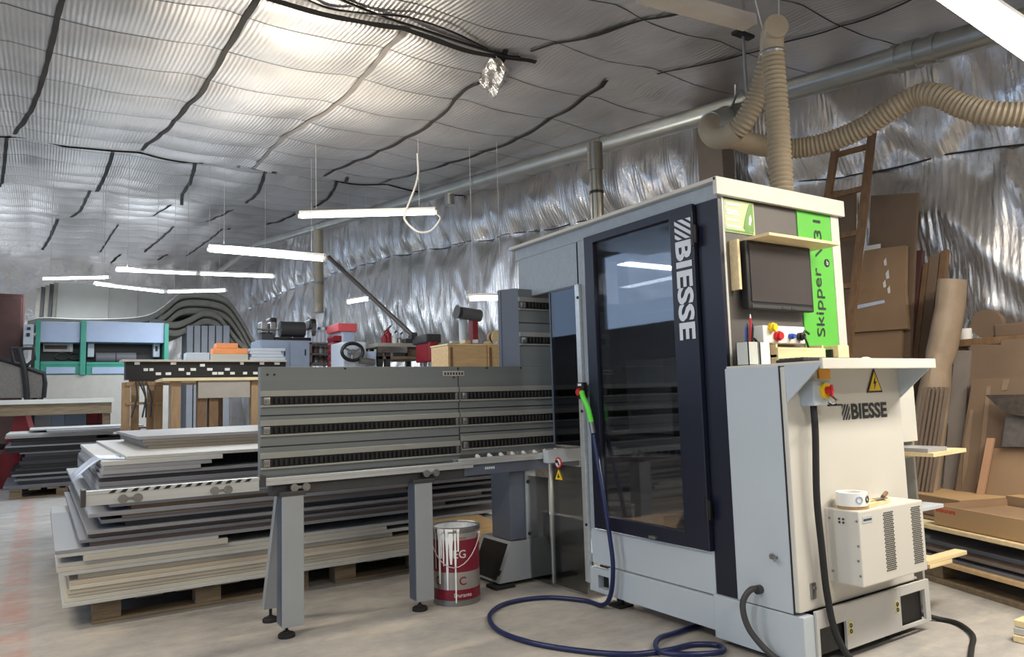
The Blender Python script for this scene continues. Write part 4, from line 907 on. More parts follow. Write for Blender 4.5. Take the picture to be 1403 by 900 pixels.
# table with pale board top
x0, x1, z0, z1 = pb(220, 517, 356, 524, 10.9)
tb = thing('assembly_table', 'timber table with pale board top in front of the black beam', 'table', ((x0 + x1) / 2, 11, 0))
MB().box(x0, x1 + .2, 10.7, 11.5, z1 - .05, z1 - .01, .003).build('table_top', PALE, tb)
for uu in (240, 276, 292, 349):
    p = at(uu, 560, 'Y', 10.8); MB().box(p.x - .06, p.x + .06, 10.75, 10.87, 0, z1 - .05, .004).build('leg', TIMB if uu in (240, 349) else DARKW, tb)
xa = at(271, 535, 'Y', 10.75).x; xb = at(342, 535, 'Y', 10.75).x; MB().box(xa, xb, 10.72, 10.75, at(300, 545, 'Y', 10.75).z, z1 - .055, .003).build('apron', mat('grey_board', (164, 154, 142), .6), tb)
x0, x1, z0, z1 = pb(318, 524, 360, 533, 10.3); tag(MB().box(x0, x1 + .5, 10.2, 10.6, z1 - .09, z1 - .03, .004).build('grey_beam', BLUEGR), 'pale grey-blue beam end poking out behind the roller backrest', 'beam') if False else None
# white boxes and orange packs on the beam's top plate
zt_ = pb(168, 493, 392, 519, 11.6)[3]
def on_plate(u0, v0, u1, m, label, name, cat, grp, base=None, Y=11.65, d=.22):
    x0, x1, _, z1 = pb(u0, v0, u1, 493, Y); z0 = zt_ if base is None else base
    return tag(MB().box(x0, x1, Y, Y + d, z0 + .001, z1, .006).build(name, m), label, cat, grp), z1
on_plate(255, 483, 287, LWHITE, 'flat bluish white carton on the black beam left of the orange packs', 'carton', 'box', None)
o, zb = on_plate(288, 485, 340, BOARDM['cream'], 'cream board pack beneath the orange packs on the black beam', 'board_pack', 'board', None)
o, zc1 = on_plate(292, 477, 339, ORANGE, 'lower wide orange pack on the black beam', 'orange_pack', 'pack', 'orange packs', zb)
o, zc2 = on_plate(297, 470, 326, ORANGE, 'upper narrow orange pack on the black beam', 'orange_pack', 'pack', 'orange packs', zc1)
z = zt_
for i in range(4):
    x0, x1, _, _ = pb(342, 480, 390, 490, 11.65); tag(MB().box(x0 + .02 * (i % 2), x1 - .03 * (i % 3), 11.62, 11.88, z + .001, z + .045, .004).build('melamine_sheet', LWHITE), 'white panel, %s from the bottom of the short pile right of the orange packs' % ordw(i + 1), 'panel', 'short pile of white panels'); z += .047

# ------------------------------------------------------------------ along the foil wall, behind the backrest
def box_on_floor(u0, v0, u1, Y, d, m, name, label, cat, grp=None, extra=None):
    x0, x1, _, z1 = pb(u0, v0, u1, v0 + 30, Y); t = thing(name, label, cat, ((x0 + x1) / 2, Y + d / 2, 0), grp)
    return t, x0, x1, z1
t, x0, x1, z1 = box_on_floor(356, 466, 425, 12.0, .6, BLUEGR, 'steel_cabinet', 'grey-blue two-door steel cabinet behind the roller backrest', 'cabinet')
MB().box(x0, x1, 12.0, 12.6, 0, z1, .01).build('cabinet_body', BLUEGR, t); xm = at(396, 480, 'Y', 12).x
for a, c in ((x0 + .02, xm - .01), (xm + .01, x1 - .02)):
    dd = MB().box(a, c, 11.975, 12.0, .1, z1 - .04, .004).build('door', BLUEGR, t); MB().box(c - .08, c - .06, 11.96, 11.975, z1 - .25, z1 - .15, .002).build('handle', BLACK, dd)
zt_ = z1
t = thing('grinder', 'black bench grinder on top of the grey-blue cabinet', 'grinder', (at(400, 460, 'Y', 12.2).x, 12.2, zt_)); gx = t.location.x
MB().box(gx - .3, gx + .3, 12.1, 12.35, zt_, zt_ + .06, .01).build('base', BLACK, t); MB().cyl((gx - .2, 12.2, zt_ + .2), (gx + .2, 12.2, zt_ + .2), .13, 18).build('motor', DGREY, t)
for s_ in (-1, 1): MB().cyl((gx + s_ * .3, 12.2, zt_ + .2), (gx + s_ * .36, 12.2, zt_ + .2), .15, 20).build('wheel', STEEL, t); MB().box(gx + s_ * .27, gx + s_ * .39, 12.1, 12.36, zt_ + .2, zt_ + .38, .03).build('guard', BLACK, t)
bx_ = at(365, 455, 'Y', 12.2); t = thing('vise', 'small dark bench vise at the left end of the cabinet top', 'vise', (bx_.x, 12.2, zt_)); MB().box(bx_.x - .1, bx_.x + .1, 12.1, 12.3, zt_, zt_ + .12, .01).build('base', DGREY, t); MB().box(bx_.x - .12, bx_.x - .02, 12.05, 12.3, zt_ + .12, zt_ + .3, .015).build('jaw', STEEL, t); MB().box(bx_.x + .02, bx_.x + .12, 12.05, 12.3, zt_ + .12, zt_ + .3, .015).build('jaw', STEEL, t); MB().cyl((bx_.x - .2, 12.02, zt_ + .17), (bx_.x + .2, 12.02, zt_ + .17), .014, 8).build('handle', STEEL, t)
# white bottles in a row
p = at(440, 466, 'Y', 12.1)
sh = thing('steel_shelf', 'grey open steel shelf rack with jars between cabinet and red bins', 'shelf', (p.x, 12.3, 0)); x0 = at(424, 470, 'Y', 12).x; x1 = at(458, 470, 'Y', 12).x
for v in (469, 484, 497, 512): zz = at(440, v, 'Y', 12).z; MB().box(x0, x1, 12.0, 12.5, zz - .03, zz, .003).build('shelf_board', STEEL, sh)
for xx in (x0, x1 - .04):
    for yy in (12.0, 12.46): MB().box(xx, xx + .04, yy, yy + .04, 0, at(440, 469, 'Y', 12).z).build('upright', STEEL, sh)
zz = at(440, 469, 'Y', 12).z
for i in range(5):
    xx = x0 + .07 + i * (x1 - x0 - .14) / 4; t = thing('bottle', '%s white bottle from the left on top of the steel shelf rack' % ordw(i + 1), 'bottle', (xx, 12.15, zz), 'white bottles on the rack')
    MB().lathe([(.001, 0), (.05, 0), (.052, .14), (.045, .18), (.02, .2), (.02, .23)], (xx, 12.15, zz), 14).build('bottle_body', LWHITE, t); MB().cyl((xx, 12.15, zz + .225), (xx, 12.15, zz + .27), .024, 10).build('cap', [REDP, WHITE, BLUE, WHITE, BLACK][i], t)
for j, v in enumerate((484, 497)):
    zz = at(440, v, 'Y', 12).z
    for i in range(4):
        xx = x0 + .08 + i * (x1 - x0 - .16) / 3; m = [DGREY, BROWN, OLIVE, CARDD][(i + j) % 4]; t = thing('jar', '%s jar from the left on the %s shelf of the steel rack' % (ordw(i + 1), ['upper', 'lower'][j]), 'jar', (xx, 12.2, zz), 'jars on the steel rack')
        MB().lathe([(.001, 0), (.055, 0), (.055, .1), (.045, .12)], (xx, 12.2, zz), 14).build('jar_body', m, t); MB().lathe([(.05, .118), (.05, .14), (.001, .14)], (xx, 12.2, zz), 14).build('lid', STEEL, t)
# red bin rack with white side
t, x0, x1, z1 = box_on_floor(458, 443, 486, 11.3, .4, WHITE, 'bin_rack', 'tall white and red rack of red storage bins', 'rack')
xm = at(468, 470, 'Y', 11.3).x
MB().box(xm, x1, 11.3, 11.8, 0, z1 - .12, .01).build('cabinet_body', LWHITE, t); MB().box(x0 + .05, x1 + .03, 11.27, 11.82, z1 - .13, z1, .01).build('red_top', mat('coral_red', (226, 92, 96), .5), t)
for i in range(9):
    zz = z1 - .2 - i * .105; MB().prism([(x0, 11.3, zz), (x0 - .02, 11.3, zz - .03), (x0, 11.3, zz - .085), (xm, 11.3, zz - .085), (xm, 11.3, zz)], (0, .3, 0)).build('bin', DRED, t)
MB().box(xm + .03, x1 - .03, 11.285, 11.3, z1 - .35, z1 - .15, .004).build('front_label', SKYP, t)
# white bandsaw with black hand wheel
t, x0, x1, z1 = box_on_floor(471, 466, 519, 10.6, .5, LWHITE, 'band_saw', 'white machine with a large black hand wheel behind the backrest', 'machine')
MB().box(x0, x1 - .18, 10.65, 11.2, 0, z1 - .02, .03).build('body', LWHITE, t); MB().box(x1 - .2, x1, 10.7, 11.1, 0, z1 - .16, .02).build('side_box', SKYP, t)
c = at(483, 482, 'Y', 10.53); rr = .165
MB().tube([(c.x + rr * math.cos(a), 10.53, c.z + rr * .78 * math.sin(a)) for a in [i * PI / 16 for i in range(33)]], .028, 8).build('hand_wheel', BLACK, t)
for i in range(3):
    a = .5 + i * 2 * PI / 3; MB().cyl((c.x, 10.53, c.z), (c.x + rr * math.cos(a), 10.53, c.z + rr * .78 * math.sin(a)), .016, 8).build('wheel_spoke', STEEL, t)
MB().cyl((c.x, 10.48, c.z), (c.x, 10.66, c.z), .04, 12).build('hub', STEEL, t); MB().cyl((c.x + .1, 10.5, c.z - .13), (c.x + .33, 10.5, c.z - .16), .05, 12).build('spindle', STEEL, t)
# workbench with vices and tools near the strut
t, x0, x1, z1 = box_on_floor(518, 470, 585, 10.9, .6, STEEL, 'tool_bench', 'grey workbench loaded with tools right of the white saw', 'bench')
MB().box(x0, x1, 10.9, 11.6, z1 - .06, z1, .004).build('bench_top', mat('dusty_top', (170, 166, 156), .7), t); zz = at(550, 488, 'Y', 10.9).z; MB().box(x0, x1, 10.9, 11.6, zz - .05, zz, .004).build('lower_shelf', OLDW, t)
for xx in (x0, x1 - .08, (x0 + x1) / 2 - .3):
    for yy in (10.9, 11.52): MB().box(xx, xx + .08, yy, yy + .08, 0, z1 - .06).build('leg', DGREY, t)
MB().box(x0, x0 + .5, 10.88, 10.92, z1 - .16, z1 - .06, .003).build('drawer', STEEL, t)
random.seed(5)
for i, (u, h, m, nm, lab) in enumerate([(532, .2, DRED, 'sprayer', 'dark red spray can standing on the tool bench'), (527, .14, DRED, 'oil_can', 'small dark red oil can at the left of the tool bench'), (540, .12, WHITE, 'tub', 'white tub on the tool bench under the strut'), (548, .1, STEEL, 'tin', 'steel tin on the tool bench'), (565, .09, DGREY, 'tool_case', 'dark tool case on the right of the tool bench')]):
    p = at(u, 470, 'Y', 11.05); g = thing(nm, lab, 'can' if i != 4 else 'case', (p.x, 11.05, z1)); 
    if i == 4: MB().box(p.x - .14, p.x + .14, 10.98, 11.2, z1, z1 + h, .015).build('case_body', m, g); MB().tube([(p.x - .05, 11.09, z1 + h), (p.x - .05, 11.09, z1 + h + .04), (p.x + .05, 11.09, z1 + h + .04), (p.x + .05, 11.09, z1 + h)], .01, 6).build('handle', BLACK, g)
    else: MB().lathe([(.001, 0), (.055, 0), (.055, h * .8), (.02, h), (.012, h + .06), (.001, h + .06)], (p.x, 11.05, z1), 14).build('can_body', m, g); MB().cyl((p.x, 11.05, z1 + h + .05), (p.x + .05, 11.05, z1 + h + .09), .012, 8).build('nozzle', BLACK, g)
for i, (u, m, lab) in enumerate([(528, WHITE, 'white can on the lower shelf of the tool bench, left'), (545, SILHOUETTE, 'grey motor on the lower shelf of the tool bench'), (566, CARDD, 'brown box on the lower shelf of the tool bench')]):
    p = at(u, 488, 'Y', 11.0); tag(MB().box(p.x - .12, p.x + .12, 10.95, 11.2, zz, zz + .14, .02).build('shelf_box', m), lab, 'box', 'boxes on the tool bench shelf')
# red drill press
c = at(590, 480, 'Y', 10.0); top = at(592, 458, 'Y', 10.0).z
t = thing('drill_press', 'dark red column drill press left of the plywood crates', 'drill', (c.x, 10.1, 0))
MB().box(c.x - .2, c.x + .2, 9.95, 10.4, 0, .08, .01).build('base', DRED, t); MB().cyl((c.x, 10.25, .08), (c.x, 10.25, top - .05), .05, 14).build('column', STEEL, t)
MB().box(c.x - .09, c.x + .07, 9.85, 10.35, top - .42, top - .12, .03).build('head', DRED, t); MB().box(c.x - .12, c.x + .14, 9.9, 10.4, top - .14, top, .03).build('belt_cover', DGREY, t)
MB().cyl((c.x - .02, 9.95, top - .62), (c.x - .02, 9.95, top - .42), .03, 12).build('chuck', STEEL, t)
for i in range(3):
    a = i * 2 * PI / 3 + .5; MB().cyl((c.x + .12, 10.0, top - .3), (c.x + .2 + .02 * i, 10.0 + .13 * math.cos(a), top - .3 + .16 * math.sin(a)), .014, 8).build('handle', DRED, t)
MB().cyl((c.x + .06, 10.0, top - .3), (c.x + .15, 10.0, top - .3), .04, 12).build('hub', BLACK, t); MB().box(c.x - .18, c.x + .14, 9.8, 10.2, 1.0, 1.05, .01).build('work_table', STEEL, t)
# plywood crates behind the tall backrest
for i, (u0, u1, lab) in enumerate([(614, 667, 'left plywood tool crate standing behind the roller backrest'), (668, 694, 'right plywood tool crate beside the tall backrest section')]):
    x0, x1, _, z1 = pb(u0, 471, u1, 500, 8.6); t = thing('plywood_crate', lab, 'crate', ((x0 + x1) / 2, 8.8, 0), 'plywood crates')
    MB().box(x0, x1, 8.6, 9.1, .0, z1 - .02, .004).build('crate_body', PLY, t); MB().box(x0 - .01, x1 + .01, 8.59, 9.11, z1 - .02, z1, .003).build('lid', PALE, t)
    MB().box(x0 + .03, x0 + .06, 8.585, 8.6, z1 - .35, z1 - .05).build('strap', DARKW, t)
    if i == 1: MB().box(x1 - .1, x1 - .06, 8.585, 8.6, z1 - .25, z1 - .12).build('hand_slot', BLACK, t)
    zz1 = z1
p = at(637, 472, 'Y', 8.75)
t = thing('dust_extractor', 'small grey dust extractor with round motor on the plywood crates', 'extractor', (p.x, 8.8, zz1))
MB().cyl((p.x, 8.8, zz1), (p.x, 8.8, zz1 + .38), .055, 14).build('stand', LWHITE, t); MB().cyl((p.x - .06, 8.75, zz1 + .43), (p.x + .25, 8.75, zz1 + .40), .085, 18).build('motor', SILHOUETTE, t); MB().cyl((p.x - .12, 8.75, zz1 + .44), (p.x - .05, 8.75, zz1 + .43), .1, 18, .06).build('fan_cowl', DGREY, t); MB().box(p.x + .12, p.x + .2, 8.72, 8.85, zz1, zz1 + .36, .01).build('bracket', DRED, t)
t = thing('spool', 'black cable spool on the right plywood crate', 'spool', (at(681, 470, 'Y', 8.7).x, 8.7, zz1)); sx0 = t.location.x
MB().cyl((sx0, 8.66, zz1 + .1), (sx0, 8.7, zz1 + .1), .1, 20).build('flange', PALE, t); MB().cyl((sx0, 8.7, zz1 + .1), (sx0, 8.78, zz1 + .1), .075, 20).build('cable', BLACK, t); MB().cyl((sx0, 8.78, zz1 + .1), (sx0, 8.8, zz1 + .1), .1, 20).build('flange', PALE, t)
for i in range(5):
    xx = p.x - .22 + i * .17; tag(MB().box(-.06, .06, -.04, .04, zz1 + .001, zz1 + .03 + .012 * (i % 3), .004, Matrix.Translation((xx, 8.64 + .0 * i, 0)) @ Matrix.Rotation(.4 * i, 4, 'Z')).build('wood_scrap', PALE if i % 2 else BOARDM['white']), '%s wood scrap from the left lying on the plywood crates' % ordw(i + 1), 'scrap', 'scraps on the crates')
# ------------------------------------------------------------------ ducts
PXx = 5.0
def pz(y): return 3.418 + (y - 2.535) * .1205
DR = .09
pp = [(PXx, y, pz(y)) for y in [-1 + i * .5 for i in range(41)]] + [(4.95, 20.2, 5.56), (4.9, 25.9, 5.56)]
dt = thing('main_duct', 'long round galvanised extraction duct under the foil roof', 'duct', (PXx, 5, pz(5)))
MB().tube(pp, DR, 24).build('duct_pipe', DUCT, dt)
for y, w in ((2.54, .045), (2.38, .018), (2.64, .018)): MB().cyl((PXx, y - w, pz(y - w)), (PXx, y + w, pz(y + w)), DR + .012, 24).build('duct_collar', DUCT, dt)
for y in (5.8, 8.5, 12, 15): MB().cyl((PXx, y - .015, pz(y)), (PXx, y + .015, pz(y)), DR + .006, 20).build('duct_collar', DUCT, dt)
for (u, vt, vb) in ((628, 198, 250),):
    a = at(u, vb, 'X', PXx); a0 = at(u - 1, vt, 'X', PXx - .05); MB().cyl((a.x, a.y, a.z), (a.x, a.y, zc(a.x, a.y) - .03), .022, 8).build('hanger_rod', WHITE, dt)
a = at(616, 270, 'X', PXx); MB().cyl((a.x, a.y, pz(a.y) - .02), (a.x, a.y, pz(a.y) - .24), .07, 16).build('branch_stub', DUCT, dt)
a = at(1003, 150, 'X', PXx); MB().tube([(a.x, a.y, a.z - .02), (a.x, a.y - .05, a.z + .1), (a.x - .05, a.y - .1, a.z + .18)], .014, 6).build('hanger_hook', STEEL, dt)
# down pipe ahead of the machine's rear
t = thing('drop_duct', 'dark steel drop duct rising behind the machine to the main duct', 'duct', (0, 0, 0)); a = at(819, 300, 'X', 3.6); b_ = at(816, 200, 'X', 3.6)
t.location = (3.3, a.y, 2.15); yq = at(819, 300, 'X', 3.3).y; zt2 = at(816, 196, 'X', 3.3).z
MB().cyl((3.3, yq, 2.0), (3.3, yq, zt2), .047, 20).build('duct_pipe', mat('dark_duct', (140, 137, 128), .3, .8), t); MB().cyl((3.3, yq, zt2 - .37), (3.3, yq, zt2 - .35), .052, 20).build('duct_band', BLACK, t); MB().cyl((3.3, yq, zt2 - .2), (3.3, yq, zt2), .055, 20).build('duct_collar', mat('dark_duct', (112, 110, 104), .3, .8), t)
t = thing('drop_duct', 'pale drop duct hanging from the main duct far along the foil wall', 'duct', (PXx - .1, 16.8, 3.2)); a = at(437, 428, 'X', PXx); MB().cyl((a.x, a.y, a.z), (a.x, a.y, pz(a.y)), .1, 16).build('duct_pipe', mat('beige_duct', (180, 170, 148), .5, .3), t); MB().cyl((a.x, a.y, a.z + .6), (a.x, a.y, a.z + .66), .11, 16).build('duct_band', STEEL, t)
# column against the wall behind the machine
a = at(985, 245, 'X', 5.75); yk = a.y; struct(MB().box(5.62, 5.8, a.y - .17, a.y + .15, 0, zc(5.7, a.y), .01).build('trim_%d' % k, mat('column_paint', (132, 118, 104), .5, .2))); k += 1
# strut down the far wall
t = thing('wall_brace', 'thin dark diagonal brace slanting across the foil wall', 'brace', dep(452, 354, 12.2)); MB().cyl(dep(450, 352, 12.2), dep(566, 460, 11.4), .035, 10).build('brace_rod', mat('brace_grey', (96, 92, 88), .5, .3), t); MB().box(*[v for p_ in (dep(566, 460, 11.4),) for v in (p_.x - .05, p_.x + .05, p_.y - .05, p_.y + .05, p_.z - .05, p_.z + .05)]).build('brace_foot', DGREY, t)

def corr(pts, r, pitch, amp, name, m, parent, n=18):
    P = resample(catmull(pts, 14), pitch / 4); rs = [r + amp * (1, .35, -.8, .35)[i % 4] for i in range(len(P))]
    return MB().tube(P, rs, n).build(name, m, parent)
# rigid elbow + vertical corrugated hose into the machine top
EX, EY = 3.355, 2.45
vh = thing('extraction_hose', 'beige corrugated hose rising straight up from the machine top', 'hose', (EX, EY, 2.15))
corr([(EX, EY, 2.12), (EX + .003, EY, 2.5), (EX, EY, 2.8), (EX - .003, EY, 3.0)], .058, .026, .006, 'hose_body', CREAMH, vh)
MB().tube([(EX - .003, EY, 2.98), (EX - .003, EY, 3.06), (EX - .01, EY - .015, 3.10), (EX - .03, EY - .045, 3.115), (EX - .045, EY - .07, 3.115)], [.064, .064, .064, .066, .066], 22).build('elbow', mat('beige_elbow', (160, 148, 128), .45), vh)
MB().lathe([(.066, 2.985), (.07, 2.995), (.066, 3.005)], (EX - .003, EY, 0), 22).build('hose_clamp', STEEL, vh)
for dx in (-.055, .055): MB().cyl((EX + dx, EY, 3.06), (EX + dx * 3.6, EY + .05, zc(EX, EY) - .03), .004, 6).build('hanging_wire', WIREM, vh)
ch = thing('curled_hose', 'beige corrugated hose curling from the elbow down to the main duct', 'hose', dep(1000, 190, 4.6))
corr([dep(1057, 62, 4.32), dep(1050, 95, 4.34), dep(1038, 130, 4.4), dep(1022, 162, 4.45), dep(1008, 180, 4.5)], .06, .026, .005, 'hose_body', CREAMH, ch)
MB().tube(catmull([dep(1009, 179, 4.5), dep(994, 189, 4.55), dep(978, 188, 4.65), dep(970, 176, 4.85), dep(974, 167, 5.1)], 6), .066, 20).build('hose_bend', mat('beige_elbow', (160, 148, 128), .45), ch)
MB().tube([dep(973, 167, 5.08), dep(985, 163, 5.4), dep(995, 157, 6.6)], [.07, .07, .085], 18).build('duct_coupling', DUCT, ch)
lh = thing('long_hose', 'long beige corrugated hose sagging across to the right edge of the room', 'hose', dep(1150, 190, 4.8))
corr([dep(990, 188, 4.6), dep(1008, 190, 4.8), dep(1035, 198, 4.95), dep(1080, 204, 5.0), dep(1130, 196, 4.9), dep(1180, 176, 4.75), dep(1225, 148, 4.6), dep(1258, 131, 4.5), dep(1285, 131, 4.4), dep(1320, 146, 4.3), dep(1360, 155, 4.2), dep(1420, 158, 4.1), dep(1480, 158, 4.0)], .066, .028, .0055, 'hose_body', CREAMH, lh)

# ------------------------------------------------------------------ lights
def tube_light(a, b, m, label, r=.02, hood=True, wires=True):
    a, b = Vector(a), Vector(b); t = thing('tube_light', label, 'light', (a + b) / 2, 'fluorescent tube lights')
    d = (b - a).normalized(); s_ = d.cross(Vector((0, 0, 1))).normalized(); up = s_.cross(d)
    MB().tube([a, b], r, 12).build('lamp_tube', m, t)
    if hood:
        w = r * 1.5; MB().prism([a + s_ * w + up * r * 1.05, a - s_ * w + up * r * 1.05, a - s_ * w * .6 + up * r * 2.2, a + s_ * w * .6 + up * r * 2.2], b - a).build('lamp_housing', WHITE, t)
    for e in (a, b): MB().cyl(e - d * .015, e + d * .02, r * 1.15, 12).build('lamp_holder', WHITE, t)
    if wires:
        for f in (.12, .88):
            p = a.lerp(b, f) + up * r * 3; MB().cyl(p, (p.x, p.y, zc(p.x, p.y) - .02), .0022, 5).build('hanging_wire', WIREM, t)
    return t
l1 = tube_light(dep(411, 296, 8.5), dep(597, 291, 8.3), TUBEW, 'nearest of the hanging tube lights left of the machine, warm white', .026)
MB().tube(catmull([dep(597, 291, 8.3), dep(603, 300, 8.3), dep(590, 316, 8.3), dep(572, 317, 8.3), dep(556, 303, 8.3), dep(556, 290, 8.3), dep(572, 245, 8.3), dep(572, 210, 8.3)], 6), .012, 6).build('supply_cable', WIREM, l1)
tube_light(dep(287, 342, 9.5), dep(445, 355, 9.3), TUBEW, 'warm tube light hanging in front of the far pale drop duct', .03)
tube_light(dep(161, 370, 11), dep(270, 375, 10.9), TUBEC, 'cool tube light, left one of an end-to-end pair at the back')
tube_light(dep(274, 375, 10.9), dep(375, 379, 10.8), TUBEC, 'cool tube light, right one of an end-to-end pair at the back')
tube_light(dep(58, 382, 12.5), dep(150, 380, 12.5), TUBEC, 'leftmost hanging tube light above the teal machine')
tube_light(dep(130, 389, 12.6), dep(226, 400, 12.5), TUBEC, 'tube light slanting down in front of the tall white boards')
tube_light(dep(229, 400, 12.5), dep(310, 398, 12.5), TUBEC, 'tube light hanging in front of the humped grey sheets')
tube_light(dep(642, 409, 8.4), dep(692, 408, 8.3), TUBEC, 'short tube light above the plywood crates', .025)
tube_light(dep(476, 414, 13.2), dep(506, 409, 13.0), TUBEC, 'small tube light against the foil wall above the red bins', .03)
# big fixture top right
A, B = dep(1278, -30, 3.0), dep(1500, 122, 2.75); dvec = (B - A).normalized(); sv = dvec.cross(Vector((0, 0, 1))).normalized()
bl = thing('batten_light', 'big glowing twin tube batten light at the top right corner', 'light', (A + B) / 2)
MB().prism([A + sv * .14, A - sv * .14, A - sv * .06 + Vector((0, 0, .07)), A + sv * .06 + Vector((0, 0, .07))], B - A).build('reflector', WHITE, bl)
for s_ in (-.06, .06): MB().tube([A + sv * s_ - Vector((0, 0, .02)), B + sv * s_ - Vector((0, 0, .02))], .018, 12).build('lamp_tube', TUBEX, bl)
MB().box(A.x - .06, A.x + .05, A.y - .05, A.y + .08, A.z - .04, A.z + .06, .004).build('end_cap', WHITE, bl)
for f in (.2, .8):
    p = A.lerp(B, f); MB().cyl((p.x, p.y, p.z + .06), (p.x, p.y, zc(p.x, p.y)), .006, 6).build('hanging_rod', STEEL, bl)
# unlit beige channel
A, B = dep(880, -8, 4.0), dep(1027, 31, 4.25)
ch_ = thing('cable_channel', 'unlit beige metal channel hanging under the ceiling near the elbow', 'channel', (A + B) / 2)
MB().prism([A + Vector((0, .05, -.03)), A + Vector((0, -.05, -.03)), A + Vector((0, -.05, .03)), A + Vector((0, .05, .03))], B - A).build('channel_body', mat('beige_channel', (196, 188, 178), .5), ch_)
for f in (.3, .95):
    p = A.lerp(B, f); MB().cyl((p.x, p.y, p.z + .03), (p.x, p.y, zc(p.x, p.y)), .006, 6).build('hanging_rod', STEEL, ch_)
hb = thing('hanger_bracket', 'dark hanger bracket with thin rod beside the hose elbow', 'bracket', dep(1018, 48, 5.2))
p = dep(1018, 48, 5.2); MB().box(p.x - .09, p.x + .09, p.y - .03, p.y + .03, p.z - .012, p.z + .012, .003).build('bracket_plate', BLACK, hb); MB().cyl((p.x, p.y, p.z - .45), (p.x, p.y, zc(p.x, p.y) - .02), .011, 8).build('rod', STEEL, hb)
MB().tube(catmull([(p.x, p.y, p.z - .45), dep(1012, 125, 5.6), dep(1002, 148, 6.4)], 5), .011, 8).build('hook', STEEL, hb)
# cables running under the ceiling
for px_, r_, lab in (([(455, -12), (520, 15), (580, 35), (640, 55), (690, 70), (712, 73)], .011, 'black cable strung under the foil ceiling up to the torn flap'), ([(410, -12), (450, 5), (500, 12), (560, 18), (620, 38), (668, 62)], .008, 'second looser black cable looping under the foil ceiling')):
    tag(MB().tube(catmull([ceil_hit(*q_) - Vector((0, 0, .035)) for q_ in px_], 6), r_, 6).build('ceiling_cable', BLACK), lab, 'cable')
def flap(a, b):
    p = ceil_hit(690 - 22 * a, 72 + 42 * a); p = p + Vector((.22 * (b - .5), .05 * b, -.03 - .16 * b * (.4 + .6 * abs(noise.noise((a * 3, b * 2, 1)))) + .05 * noise.noise((a * 6, b * 5, 3)))); return p
fo = struct(MB().grid(flap, 16, 8).build('trim_%d' % k, FOILW)); k += 1; fo.modifiers.new('s', 'SOLIDIFY').thickness = .004

# ------------------------------------------------------------------ right side: ladder, cardboard, pallets, boxes
def lean(off=0): return Vector((5.02 + off, 3, 0)), Vector((-1, 0, .26)).normalized()     # plane leaning on the wall
def onp(u, v, off=0):
    p0, n = lean(off); d = ray(u, v); t = (p0 - C0).dot(n) / d.dot(n); return C0 + d * t
def sheet(px, off, th, m, name, label, cat, grp=None, parent=None):
    n = Vector((1, 0, -.26)).normalized(); mb = MB(); mb.prism([onp(u, v, off) for u, v in px], n * th)
    o = mb.build(name, m, parent)
    return tag(o, label, cat, grp) if label else o
lad = thing('wooden_ladder', 'old wooden ladder leaning on the foil wall behind the machine', 'ladder', onp(1160, 700, -.25))
def lbar(u0, v0, u1, v1, r, nm): 
    a, b2 = onp(u0, v0, -.25), onp(u1, v1, -.25); dd = (b2 - a).normalized(); sd = Vector((0, 1, 0)); up = dd.cross(sd).normalized(); sd = up.cross(dd).normalized()
    MB().prism([a + sd * r + up * r * .5, a - sd * r + up * r * .5, a - sd * r - up * r * .5, a + sd * r - up * r * .5], b2 - a).build(nm, DARKW, lad)
lbar(1196, 172, 1138, 690, .03, 'rail'); lbar(1146, 196, 1068, 690, .03, 'rail')
for i, (u0, v0, u1, v1) in enumerate([(1140, 214, 1192, 200), (1130, 272, 1186, 257), (1120, 330, 1180, 318), (1110, 400, 1172, 390), (1100, 470, 1165, 462)]): lbar(u0, v0, u1, v1, .022, 'rung')
sheet([(1140, 262), (1172, 258), (1170, 520), (1140, 520)], -.02, .02, CARDD, 'cardboard_sheet', 'tall narrow cardboard sheet just right of the machine behind the ladder', 'cardboard', 'cardboard leaning on the wall')
for v in (322, 378): pass
sheet([(1193, 268), (1257, 264), (1253, 345), (1240, 640), (1180, 640)], .0, .03, CARDD, 'cardboard_sheet', 'tall brown cardboard sheet right of the ladder, uppermost', 'cardboard', 'cardboard leaning on the wall')
cbx = sheet([(1184, 343), (1241, 336), (1240, 398), (1244, 450), (1168, 455)], -.06, .035, CARD, 'cardboard_sheet', 'flattened printed carton with tape leaning in front of the tall sheet', 'cardboard', 'cardboard leaning on the wall')
def mark(px, off, m, nm, par):
    mb = MB(); n = Vector((1, 0, -.26)).normalized(); mb.bm.faces.new([mb.bm.verts.new(onp(u, v, off) - n * .004) for u, v in px]); return mb.build(nm, m, par)
TAPE = mat('glossy_tape', (214, 214, 216), .15, var=.1)
mark([(1183, 338), (1207, 334), (1207, 340), (1184, 344)], -.06, TAPE, 'tape', cbx); mark([(1171, 419), (1212, 411), (1213, 415), (1172, 424)], -.06, mat('blue_white_tape', (190, 202, 226), .3), 'tape', cbx)
for (u, v, s_) in ((1213, 358, 5), (1216, 375, 6), (1212, 388, 5), (1218, 396, 5)): mark([(u - s_ * .4, v), (u + s_ * .3, v - s_), (u + s_ * .5, v + s_), (u - s_ * .2, v + s_ * 1.3)], -.06, TAPE, 'tape_glint', cbx)
sheet([(1167, 455), (1236, 452), (1226, 640), (1160, 640)], -.03, .03, CARD, 'cardboard_sheet', 'lower cardboard sheet below the printed carton, behind the desk', 'cardboard', 'cardboard leaning on the wall')
